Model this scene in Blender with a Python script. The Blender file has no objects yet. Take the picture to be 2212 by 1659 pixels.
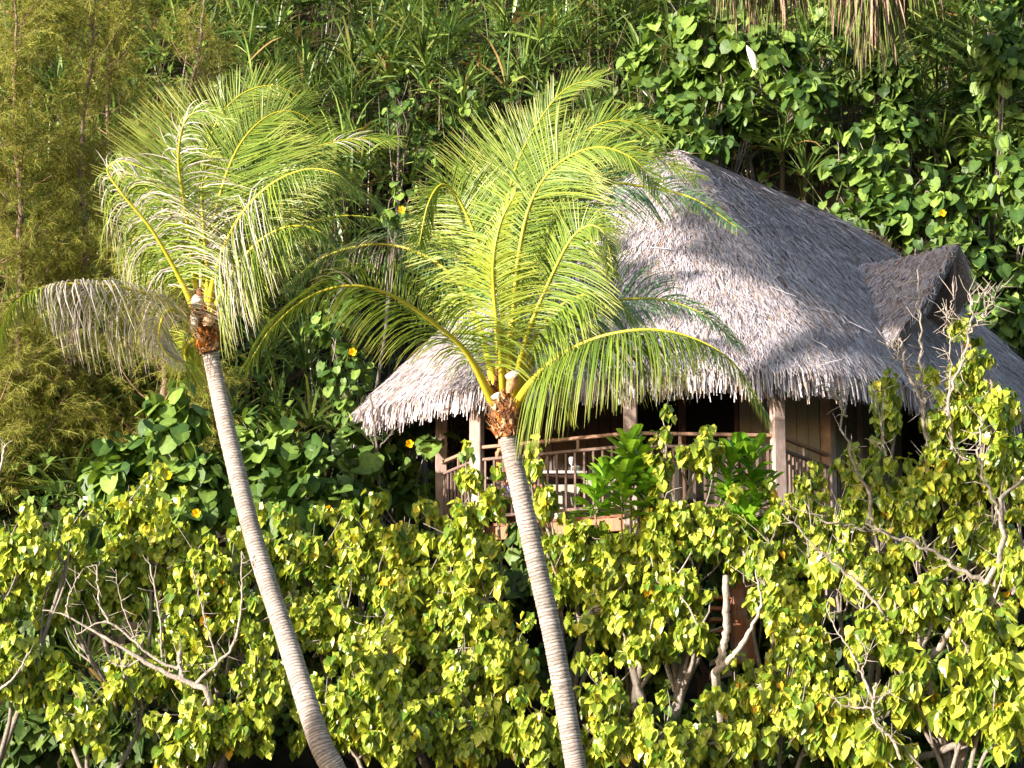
import bpy, math, random
import numpy as np
from mathutils import Matrix, Vector

random.seed(7)
rng = np.random.default_rng(11)
SC = bpy.context.scene
COL = SC.collection

# ------------------------------------------------------------------ camera
PITCH = math.radians(11.2)
SP, CP = math.sin(PITCH), math.cos(PITCH)
CZ = 1.6
FPX = 5203.0
cam_d = bpy.data.cameras.new('camera')
cam = bpy.data.objects.new('camera', cam_d)
COL.objects.link(cam)
cam.location = (0, 0, CZ)
cam.rotation_euler = (math.pi / 2 + PITCH, 0, 0)
cam_d.sensor_width = 36.0
cam_d.lens = 36.0 * FPX / 2212.0
cam_d.clip_end = 2000
cam_d.clip_start = 0.1
SC.camera = cam

# ------------------------------------------------------------------ light
SUN = Vector((-0.80, -0.56, 0.205)).normalized()      # towards the sun
w = bpy.data.worlds.new('World')
SC.world = w
w.use_nodes = True
nt = w.node_tree
nt.nodes.clear()
sky = nt.nodes.new('ShaderNodeTexSky')
sky.sky_type = 'NISHITA'
sky.sun_disc = False
sky.sun_elevation = math.asin(SUN.z)
sky.sun_rotation = math.atan2(SUN.x, SUN.y)
bg = nt.nodes.new('ShaderNodeBackground')
bg.inputs['Strength'].default_value = 0.115
wo = nt.nodes.new('ShaderNodeOutputWorld')
nt.links.new(sky.outputs[0], bg.inputs[0])
nt.links.new(bg.outputs[0], wo.inputs[0])
sl = bpy.data.lights.new('sun', 'SUN')
sl.energy = 5.0
sl.angle = math.radians(0.5)
sl.color = (1.0, 0.93, 0.82)
so = bpy.data.objects.new('sun', sl)
COL.objects.link(so)
so.location = (-30, -30, 40)
so.rotation_euler = SUN.to_track_quat('Z', 'Y').to_euler()
SC.view_settings.view_transform = 'Standard'
SC.view_settings.look = 'None'
SC.view_settings.exposure = 1.45
SC.view_settings.gamma = 1
SC.view_settings.use_curve_mapping = False
SC.cycles.max_bounces = 5
SC.cycles.diffuse_bounces = 3
SC.cycles.transmission_bounces = 4
SC.cycles.transparent_max_bounces = 4

# ------------------------------------------------------------------ helpers
def P(u, v, d):
    """Point d metres ahead of the camera, seen at u, v of a 2212 x 1659 picture."""
    cx = (np.asarray(u, float) - 1106.0) / FPX
    cy = (829.5 - np.asarray(v, float)) / FPX
    d = np.asarray(d, float)
    cx, cy, d = np.broadcast_arrays(cx, cy, d)
    return np.stack([cx * d, d * (CP - cy * SP), CZ + d * (SP + cy * CP)], -1)

def norm(a):
    a = np.asarray(a, float)
    return a / np.maximum(np.linalg.norm(a, axis=-1, keepdims=True), 1e-9)

UP = np.array([0, 0, 1.0])

def srgb(r, g, b):
    f = lambda c: ((c / 255 + 0.055) / 1.055) ** 2.4 if c > 10 else c / 255 / 12.92
    return np.array([f(r), f(g), f(b)])

def make_mesh(name, V, faces, col=None, mat=None, smooth=False):
    """faces: list of int arrays (n,3) or (n,4); col: (nv,3)."""
    me = bpy.data.meshes.new(name)
    V = np.ascontiguousarray(V, dtype=np.float32).reshape(-1, 3)
    fs = [np.asarray(f, np.int32) for f in faces if len(f)]
    loops = np.concatenate([f.ravel() for f in fs])
    tot = np.concatenate([np.full(len(f), f.shape[1], np.int32) for f in fs])
    start = np.concatenate([[0], np.cumsum(tot)[:-1]]).astype(np.int32)
    me.vertices.add(len(V)); me.vertices.foreach_set('co', V.ravel())
    me.loops.add(len(loops)); me.loops.foreach_set('vertex_index', loops)
    me.polygons.add(len(tot)); me.polygons.foreach_set('loop_start', start)
    me.polygons.foreach_set('loop_total', tot)
    me.polygons.foreach_set('use_smooth', np.full(len(tot), bool(smooth)))
    me.update(calc_edges=True)
    if col is not None:
        c = np.ones((len(V), 4), np.float32); c[:, :3] = np.clip(col, 0, 1)
        at = me.color_attributes.new('Col', 'FLOAT_COLOR', 'POINT')
        at.data.foreach_set('color', c.ravel())
    if mat: me.materials.append(mat)
    return me

class Geo:
    """Collects pieces, then links them as one mesh object."""
    def __init__(s): s.V = []; s.F = {3: [], 4: []}; s.C = []; s.n = 0
    def add(s, V, F, C=(0.5, 0.5, 0.5)):
        V = np.asarray(V, float).reshape(-1, 3)
        for f in F:
            f = np.asarray(f, np.int64)
            if len(f): s.F[f.shape[1]].append(f + s.n)
        C = np.asarray(C, float)
        s.C.append(np.broadcast_to(C, V.shape)); s.V.append(V); s.n += len(V)
        return s
    def mesh(s, name, mat, origin=(0, 0, 0), smooth=False):
        V = np.concatenate(s.V) - np.asarray(origin, float)
        F = [np.concatenate(s.F[k]) for k in (3, 4) if s.F[k]]
        return make_mesh(name, V, F, np.concatenate(s.C), mat, smooth)
    def obj(s, name, mat, parent=None, smooth=False, origin=None):
        if origin is None: origin = ORG.get(parent.name, (0, 0, 0)) if parent else (0, 0, 0)
        o = bpy.data.objects.new(name, s.mesh(name, mat, origin, smooth))
        COL.objects.link(o)
        if parent: o.parent = parent
        else: o.location = origin
        return o

ORG = {}
def thing(name, label, cat, loc, group=None):
    o = bpy.data.objects.new(name, None)
    COL.objects.link(o); o.location = loc
    o.empty_display_size = 0.3
    o['label'] = label; o['category'] = cat
    if group: o['group'] = group
    ORG[o.name] = np.array(loc, float)
    return o
def tag(o, label, cat, group=None):
    o['label'] = label; o['category'] = cat
    if group: o['group'] = group
    return o
def sub(o, child):
    """origin bookkeeping so that sub-parts of a part at the parent's origin line up"""
    return child

def spline(pts, n):
    """Catmull-Rom through pts (k,m) -> (n,m)"""
    p = np.asarray(pts, float)
    if len(p) == 2:
        t = np.linspace(0, 1, n)[:, None]; return p[0] * (1 - t) + p[1] * t
    p = np.vstack([2 * p[0] - p[1], p, 2 * p[-1] - p[-2]])
    seg = np.linalg.norm(np.diff(p[1:-1], axis=0), axis=1)
    cum = np.concatenate([[0], np.cumsum(seg)])
    s = np.linspace(0, cum[-1], n)
    i = np.clip(np.searchsorted(cum, s, 'right') - 1, 0, len(seg) - 1)
    t = ((s - cum[i]) / np.maximum(seg[i], 1e-9))[:, None]
    a, b, c, d = p[i], p[i + 1], p[i + 2], p[i + 3]
    return 0.5 * (2 * b + (c - a) * t + (2 * a - 5 * b + 4 * c - d) * t ** 2 + (3 * b - a - 3 * c + d) * t ** 3)

def tube(g, pts, rad, sides=6, col=(.5, .5, .5), cap=True):
    pts = np.asarray(pts, float); n = len(pts)
    rad = np.broadcast_to(np.asarray(rad, float), (n,))
    T = norm(np.gradient(pts, axis=0))
    ref = np.array([0.13, 1, 0.21]) if abs(T[0][1]) < 0.9 else np.array([1, 0, .1])
    A = norm(np.cross(T, ref)); B = np.cross(T, A)
    a = np.linspace(0, 2 * np.pi, sides, endpoint=False)
    V = pts[:, None] + rad[:, None, None] * (np.cos(a)[None, :, None] * A[:, None] + np.sin(a)[None, :, None] * B[:, None])
    i = np.arange(n - 1)[:, None] * sides; j = np.arange(sides)[None]; j2 = (j + 1) % sides
    F = np.stack([i + j, i + j2, i + sides + j2, i + sides + j], -1).reshape(-1, 4)
    C = np.asarray(col, float)
    if C.ndim == 2: C = np.repeat(C, sides, 0)
    Vf = V.reshape(-1, 3); fl = [F]
    if cap:
        Vf = np.vstack([Vf, pts[-1] + T[-1] * rad[-1] * .3])
        k = n * sides; b0 = (n - 1) * sides
        fl.append(np.stack([b0 + np.arange(sides), b0 + (np.arange(sides) + 1) % sides, np.full(sides, k)], -1))
        if C.ndim == 2: C = np.vstack([C, C[-1:]])
    g.add(Vf, fl, C)

def strips(g, Pts, W, side, col, fold=0.0):
    """Pts (N,K,3), W (N,K) half widths, side (N,K,3) or (N,3), col (N,3) or (N,K,3)."""
    N, K, _ = Pts.shape
    if side.ndim == 2: side = np.repeat(side[:, None], K, 1)
    if col.ndim == 2: col = np.repeat(col[:, None], K, 1)
    L = Pts - side * W[..., None]; R = Pts + side * W[..., None]
    if fold:
        T = norm(np.gradient(Pts, axis=1)); Nn = np.cross(side, T)
        off = Nn * (W * fold)[..., None]
        L = L + off; R = R + off
        V = np.stack([L, Pts, R], 2).reshape(-1, 3); C = np.repeat(col[:, :, None], 3, 2).reshape(-1, 3)
        b = (np.arange(N)[:, None] * K + np.arange(K - 1)[None]).reshape(-1) * 3
        F = np.concatenate([np.stack([b, b + 1, b + 4, b + 3], -1), np.stack([b + 1, b + 2, b + 5, b + 4], -1)])
    else:
        V = np.stack([L, R], 2).reshape(-1, 3); C = np.repeat(col[:, :, None], 2, 2).reshape(-1, 3)
        b = (np.arange(N)[:, None] * K + np.arange(K - 1)[None]).reshape(-1) * 2
        F = np.stack([b, b + 1, b + 3, b + 2], -1)
    g.add(V, [F], C)

def box_geo(g, c, X, Y, Z, col=(.5, .5, .5), bev=0.0):
    """box with centre c and half-axis vectors X Y Z"""
    c, X, Y, Z = [np.asarray(a, float) for a in (c, X, Y, Z)]
    s = np.array([[-1, -1, -1], [1, -1, -1], [1, 1, -1], [-1, 1, -1], [-1, -1, 1], [1, -1, 1], [1, 1, 1], [-1, 1, 1]], float)
    V = c + s[:, :1] * X + s[:, 1:2] * Y + s[:, 2:] * Z
    F = np.array([[0, 3, 2, 1], [4, 5, 6, 7], [0, 1, 5, 4], [1, 2, 6, 5], [2, 3, 7, 6], [3, 0, 4, 7]])
    g.add(V, [F], col)

def bevel_box(name, c, X, Y, Z, mat, parent, col=(.5, .5, .5), bev=0.008):
    g = Geo(); box_geo(g, c, X, Y, Z, col)
    o = g.obj(name, mat, parent)
    m = o.modifiers.new('bevel', 'BEVEL'); m.width = bev; m.segments = 1; m.limit_method = 'NONE'
    return o

# leaf shapes: y from stalk to tip, folded about the midrib
def heart(round_=0.0, fold=0.28, curl=0.25):
    M = [(0, .06), (0, .5), (0, 1.0)]
    O = [(.24, -.07), (.47 + .03 * round_, .13), (.47 + .05 * round_, .43), (.27 + .1 * round_, .76)]
    V = []
    def z(x, y): return fold * abs(x) * (1 - .5 * y) - curl * max(0, y - .2) ** 2 - .05
    for x, y in M: V.append((x, y, z(x, y)))
    for x, y in O: V.append((x, y, z(x, y)))
    for x, y in O: V.append((-x, y, z(x, y)))
    V = np.array(V); F = []
    F += [(0, 3, 4), (0, 4, 1), (1, 4, 5), (1, 5, 6), (1, 6, 2)]
    F += [(0, 8, 7), (0, 1, 8), (1, 9, 8), (1, 10, 9), (1, 2, 10)]
    return V, np.array(F)
def heart_lo(round_=0.0, fold=.28, curl=.25):
    def z(x, y): return fold * abs(x) * (1 - .5 * y) - curl * max(0, y - .2) ** 2 - .05
    V = [(0, .05), (0, .5), (0, 1.0), (.40, .0), (.44 + .06 * round_, .48 + .05 * round_), (-.40, .0), (-.44 - .06 * round_, .48 + .05 * round_)]
    V = np.array([(x, y, z(x, y)) for x, y in V])
    return V, np.array([(0, 3, 1), (1, 3, 4), (1, 4, 2), (0, 1, 5), (1, 6, 5), (1, 2, 6)])
def paddle(fold=.3, curl=.25, wide=.21):
    M = [(0, 0), (0, .35), (0, .7), (0, 1.0)]
    O = [(wide * .45, .3), (wide, .65), (wide * .75, .92)]
    V = [(x, y, -curl * y * y) for x, y in M] + [(x, y, fold * x - curl * y * y) for x, y in O] + [(-x, y, fold * x - curl * y * y) for x, y in O]
    F = [(0, 4, 1), (1, 4, 5), (1, 5, 2), (2, 5, 6), (2, 6, 3), (0, 1, 7), (1, 8, 7), (1, 2, 8), (2, 9, 8), (2, 3, 9)]
    return np.array(V), np.array(F)

def leaves_geo(g, tmpl, pos, Y, N, size, col, wid=1.0):
    V0, F0 = tmpl
    Y = norm(Y); N = N - (N * Y).sum(-1, keepdims=True) * Y; N = norm(N); X = np.cross(Y, N)
    n = len(pos); m = len(V0)
    s = size[:, None, None]
    if n > 1: wid = rng.uniform(.72, 1.08, (n, 1, 1)); s = s * np.ones((n, 1, 1))
    V = pos[:, None] + s * (V0[None, :, 0:1] * X[:, None] * wid + V0[None, :, 1:2] * Y[:, None] + V0[None, :, 2:3] * N[:, None])
    F = (F0[None] + (np.arange(n) * m)[:, None, None]).reshape(-1, F0.shape[1])
    C = np.repeat(col[:, None], m, 1)
    fac = np.where(np.abs(V0[:, 0]) < 1e-6, 1.22, .93)[None, :, None]
    C = C * fac * rng.uniform(.9, 1.08, (n, m, 1))
    g.add(V.reshape(-1, 3), [F], C.reshape(-1, 3))

# ------------------------------------------------------------------ materials
def mat_new(name):
    m = bpy.data.materials.new(name); m.use_nodes = True
    n = m.node_tree; n.nodes.clear()
    return m, n, n.nodes.new('ShaderNodeOutputMaterial')
def leaf_mat(name, transl=.3, rough=.38, spec=.5, tcol=(1.15, 1.1, .5), var=.25):
    m, n, out = mat_new(name)
    at = n.nodes.new('ShaderNodeAttribute'); at.attribute_name = 'Col'
    tc = n.nodes.new('ShaderNodeNewGeometry')
    nz = n.nodes.new('ShaderNodeTexNoise'); nz.inputs['Scale'].default_value = 22; nz.inputs['Detail'].default_value = 3
    n.links.new(tc.outputs['Position'], nz.inputs['Vector'])
    mr = n.nodes.new('ShaderNodeMapRange'); mr.inputs[1].default_value = .25; mr.inputs[2].default_value = .75
    mr.inputs[3].default_value = 1 - var; mr.inputs[4].default_value = 1 + var
    n.links.new(nz.outputs[0], mr.inputs[0])
    mx = n.nodes.new('ShaderNodeVectorMath'); mx.operation = 'SCALE'
    n.links.new(at.outputs['Color'], mx.inputs[0]); n.links.new(mr.outputs[0], mx.inputs['Scale'])
    b = n.nodes.new('ShaderNodeBsdfPrincipled')
    n.links.new(mx.outputs[0], b.inputs['Base Color'])
    b.inputs['Roughness'].default_value = rough
    b.inputs['Specular IOR Level'].default_value = spec
    t = n.nodes.new('ShaderNodeBsdfTranslucent')
    tm = n.nodes.new('ShaderNodeVectorMath'); tm.operation = 'MULTIPLY'; tm.inputs[1].default_value = tcol
    n.links.new(mx.outputs[0], tm.inputs[0]); n.links.new(tm.outputs[0], t.inputs[0])
    ms = n.nodes.new('ShaderNodeMixShader'); ms.inputs[0].default_value = transl
    n.links.new(b.outputs[0], ms.inputs[1]); n.links.new(t.outputs[0], ms.inputs[2])
    n.links.new(ms.outputs[0], out.inputs[0])
    return m
def solid_mat(name, rough=.8, spec=.25, scale=(30, 30, 30), var=.3, bump=.3, base=None, bscale=None, stain=None):
    """colour from the mesh (or base), broken by stretched noise, with relief"""
    m, n, out = mat_new(name)
    tc = n.nodes.new('ShaderNodeNewGeometry')
    mp = n.nodes.new('ShaderNodeMapping'); mp.inputs['Scale'].default_value = scale
    n.links.new(tc.outputs['Position'], mp.inputs['Vector'])
    nz = n.nodes.new('ShaderNodeTexNoise'); nz.inputs['Scale'].default_value = 1; nz.inputs['Detail'].default_value = 6
    n.links.new(mp.outputs[0], nz.inputs['Vector'])
    mr = n.nodes.new('ShaderNodeMapRange'); mr.inputs[1].default_value = .3; mr.inputs[2].default_value = .7
    mr.inputs[3].default_value = 1 - var; mr.inputs[4].default_value = 1 + var
    n.links.new(nz.outputs[0], mr.inputs[0])
    mx = n.nodes.new('ShaderNodeVectorMath'); mx.operation = 'SCALE'
    if base is None:
        at = n.nodes.new('ShaderNodeAttribute'); at.attribute_name = 'Col'
        n.links.new(at.outputs['Color'], mx.inputs[0])
    else: mx.inputs[0].default_value = base
    n.links.new(mr.outputs[0], mx.inputs['Scale'])
    b = n.nodes.new('ShaderNodeBsdfPrincipled')
    last = mx.outputs[0]
    if stain is not None:
        n2 = n.nodes.new('ShaderNodeTexNoise'); n2.inputs['Scale'].default_value = 3.5; n2.inputs['Detail'].default_value = 8
        n.links.new(tc.outputs['Position'], n2.inputs['Vector'])
        r2 = n.nodes.new('ShaderNodeMapRange'); r2.inputs[1].default_value = .5; r2.inputs[2].default_value = .68
        n.links.new(n2.outputs[0], r2.inputs[0])
        mm = n.nodes.new('ShaderNodeMix'); mm.data_type = 'RGBA'
        n.links.new(r2.outputs[0], mm.inputs[0]); n.links.new(last, mm.inputs[6]); mm.inputs[7].default_value = (*stain, 1)
        last = mm.outputs[2]
    n.links.new(last, b.inputs['Base Color'])
    b.inputs['Roughness'].default_value = rough; b.inputs['Specular IOR Level'].default_value = spec
    if bump:
        bp = n.nodes.new('ShaderNodeBump'); bp.inputs['Strength'].default_value = bump; bp.inputs['Distance'].default_value = .01
        n.links.new(nz.outputs[0], bp.inputs['Height']); n.links.new(bp.outputs[0], b.inputs['Normal'])
    n.links.new(b.outputs[0], out.inputs[0])
    return m
def glass_mat(name):
    m, n, out = mat_new(name)
    b = n.nodes.new('ShaderNodeBsdfPrincipled')
    b.inputs['Base Color'].default_value = (.012, .014, .013, 1); b.inputs['Roughness'].default_value = .12
    b.inputs['Specular IOR Level'].default_value = .4
    n.links.new(b.outputs[0], out.inputs[0]); return m

M_MILO = leaf_mat('glossy_leaf', .30, .34, .5)
M_VINE = leaf_mat('matt_leaf', .26, .5, .35)
M_PALM = leaf_mat('palm_leaf', .22, .4, .45, var=.12)
M_GRASS = leaf_mat('strap_leaf', .22, .38, .5, var=.2)
M_NEEDLE = leaf_mat('needle', .35, .6, .2, (1.1, 1.05, .7), var=.3)
M_BARK = solid_mat('pale_bark', .85, .2, (40, 40, 25), .35, .6)
M_TRUNK = solid_mat('palm_bark', .9, .15, (22, 22, 90), .3, .8)
M_FIBRE = solid_mat('palm_fibre', .9, .15, (60, 60, 30), .45, .8)
M_THATCH = solid_mat('thatch', .75, .3, (14, 14, 14), .22, .0)
M_THBASE = solid_mat('thatch_core', .9, .1, (50, 50, 12), .5, .6)
M_WOOD = solid_mat('stained_wood', .7, .3, (60, 60, 6), .22, .3)
M_PAINT = solid_mat('painted_board', .6, .3, (8, 8, 3), .06, .1)
M_WHITE = solid_mat('white_paint', .45, .4, (6, 6, 6), .04, 0)
M_SOIL = solid_mat('soil', .95, .1, (2.5, 2.5, 2.5), .5, .5, base=(.035, .028, .018))
M_SKIN = solid_mat('skin', .5, .4, (12, 12, 12), .08, .05)
M_CLOTH = solid_mat('cloth', .9, .1, (90, 90, 90), .1, .2)
M_GLASS = glass_mat('dark_glass')

# ------------------------------------------------------------------ terrain
_kx = np.array([-200, 20, 24, 26, 28, 30, 34, 38, 40, 42, 46, 60, 100, 260], float)
_kz = np.array([0.2, 0.25, .5, .9, 1.8, 3.4, 7.4, 11.2, 13.2, 15.0, 18.4, 30, 52, 75], float)
_hx = np.array([-200, 20, 24, 26, 28, 30, 33.5, 36, 37.5, 38.5, 39.5, 41, 46, 60, 100, 260], float)
_hz = np.array([0.2, 0.25, .5, .9, 1.6, 3.0, 4.4, 5.2, 6.4, 9.4, 12.0, 14.0, 18.4, 30, 52, 75], float)
def ground(x, y):
    x = np.asarray(x, float); y = np.asarray(y, float)
    k = np.clip((x + 2.9) / 1.2, 0, 1); k = k * k * (3 - 2 * k)
    z = np.interp(y, _kx, _kz) * (1 - k) + np.interp(y, _hx, _hz) * k
    z = z + .18 * np.sin(x * .9 + y * .4) * np.sin(y * .7 - x * .3) * np.clip((y - 20) / 8, 0, 1)
    # the ridge drops away on the far right, where sky shows between leaves
    cap = CZ + .346 * y
    k = np.clip((x / np.maximum(y, 1) - .17) / .02, 0, 1)
    return np.where(y > 40, z * (1 - k) + np.minimum(z, cap) * k, z)
def terrain():
    xs = np.concatenate([np.linspace(-260, -22, 14), np.linspace(-20, 22, 85), np.linspace(24, 260, 14)])
    ys = np.concatenate([np.linspace(-120, 18, 14), np.linspace(19, 62, 87), np.linspace(65, 260, 25)])
    X, Y = np.meshgrid(xs, ys)
    V = np.stack([X, Y, ground(X, Y)], -1).reshape(-1, 3)
    nx = len(xs); i = np.arange(len(ys) - 1)[:, None] * nx; j = np.arange(nx - 1)[None]
    F = np.stack([i + j, i + j + 1, i + nx + j + 1, i + nx + j], -1).reshape(-1, 4)
    g = Geo(); g.add(V, [F], (.03, .025, .015))
    o = g.obj('hillside', M_SOIL, smooth=True); o['kind'] = 'structure'
    o['label'] = 'steep dark soil hillside rising behind the bungalow'
terrain()

# ------------------------------------------------------------------ bungalow
EZ = 7.66
R1 = np.array([2.35, 33.0, 11.55]); R2 = np.array([4.9, 35.3, 11.2])
#   x, y, ridge fraction
EAVE = [(3.70, 29.45, .0), (2.3, 29.35, 0), (1.1, 29.6, 0), (-.05, 30.0, 0), (-.75, 30.55, 0), (-1.36, 31.25, 0), (-1.92, 31.95, 0), (-2.1, 32.6, 0), (-1.8, 33.3, 0), (-1.1, 34.3, 0), (0.2, 36.0, 0.1), (2.6, 37.6, .8),
        (5.0, 38.4, 1), (7.3, 38.6, 1), (9.0, 37.8, 1), (9.2, 36.2, 1), (8.3, 34.4, 1), (7.1, 32.7, .85), (5.95, 31.3, .6), (4.85, 30.15, .3), (4.2, 29.65, .12)]
_E = np.array(EAVE, float)
def _closed(pts, n):
    p = np.vstack([pts[-2:], pts, pts[:3]])
    s = spline(p, 4000)
    # cut to the closed span
    k0 = np.argmin(np.linalg.norm(s[:1200] - pts[0], axis=1)); 
    k1 = 2000 + np.argmin(np.linalg.norm(s[2000:] - pts[0], axis=1))
    s = s[k0:k1]
    d = np.concatenate([[0], np.cumsum(np.linalg.norm(np.diff(s[:, :2], axis=0), axis=1))])
    q = np.linspace(0, d[-1], n, endpoint=False)
    return np.stack([np.interp(q, d, s[:, k]) for k in range(s.shape[1])], 1), d[-1]
NE = 400
LOOP, EPER = _closed(_E, NE)
def eave_at(t):
    f = (t % 1.0) * NE; i = f.astype(int) % NE; j = (i + 1) % NE; k = (f - np.floor(f))[:, None]
    return LOOP[i] * (1 - k) + LOOP[j] * k
def roof(t, s, off=0.0):
    e = eave_at(t); q = np.clip(e[:, 2:3], 0, 1)
    r = R1 * (1 - q) + R2 * q
    ez = np.concatenate([e[:, :2], np.full((len(e), 1), EZ)], 1)
    s1 = s[:, None]
    h = .70 * s1 + .30 * np.sin(s1 * np.pi / 2)
    p = ez * (1 - s1) + r * s1
    p[:, 2] = EZ + (r[:, 2] - EZ) * h[:, 0] + off
    return p
def roof_frame(t, s):
    e = 1e-3
    p = roof(t, s)
    ds = norm(roof(t, s + e) - p); dt = norm(roof(t + e, s) - p)
    n = norm(np.cross(dt, ds)); n = np.where(n[:, 2:3] < 0, -n, n)
    return p, -ds, n
def thatch_cols(n, warm=0.0):
    a = srgb(180, 170, 182); b = srgb(214, 204, 200); c = srgb(124, 108, 106); d = srgb(186, 152, 122)
    r = rng.random((n, 1)); k = rng.random((n, 1))
    c_ = a * (1 - k) + b * k
    c_ = np.where(r < .18, c * (.6 + .6 * k), c_); c_ = np.where(r > .93 - warm, d, c_)
    return c_ * (.8 + .35 * rng.random((n, 1)))
def build_thatch(g, p, down, nrm, L, lift0=.0, lift1=.05, wdt=.010, jit=.35, sag=0.0, warm=0.0, K=3, cols=None):
    n = len(p)
    if cols is None:
        f = np.sin(p[:, 0] * 2.1 + 1.3 * np.sin(p[:, 2] * 2.7)) * np.sin(p[:, 1] * 1.7 + p[:, 2] * 1.9) + .6 * np.sin(p[:, 0] * 5.3 + p[:, 1] * 3.1) * np.sin(p[:, 2] * 6.1 + p[:, 0])
        cols = thatch_cols(n, warm) * (1 + .10 * f - .10 * (np.sin(p[:, 2] * 21 + .6 * np.sin(p[:, 0] * 3)) > .86))[:, None]
    side0 = norm(np.cross(down, nrm))
    a = rng.normal(0, jit, n)[:, None]
    dr = norm(down * np.cos(a) + side0 * np.sin(a))
    sd = norm(np.cross(dr, nrm) + nrm * rng.normal(0, .16, (n, 1)))
    tt = np.linspace(0, 1, K)[None, :, None]
    lf = lift0 + (lift1 * rng.random((n, 1, 1)) - lift0) * tt
    pts = p[:, None] + dr[:, None] * L[:, None, None] * tt + nrm[:, None] * lf - UP * (sag * tt ** 2 * L[:, None, None])
    ww = wdt * (.6 + .8 * rng.random((n, 1))) * np.array([1, 1, .5] if K == 3 else [1, 1.1, .9, .5])[None]
    strips(g, pts, ww, sd, thatch_cols(n, warm) if cols is None else cols)

bx, by = 3.0, 33.5
hut = thing('bungalow', 'thatched wooden bungalow on posts with a railed veranda on the hillside', 'bungalow', (bx, by, 5.8))
HO = np.array([bx, by, 5.8])
DECK = 5.86
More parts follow.
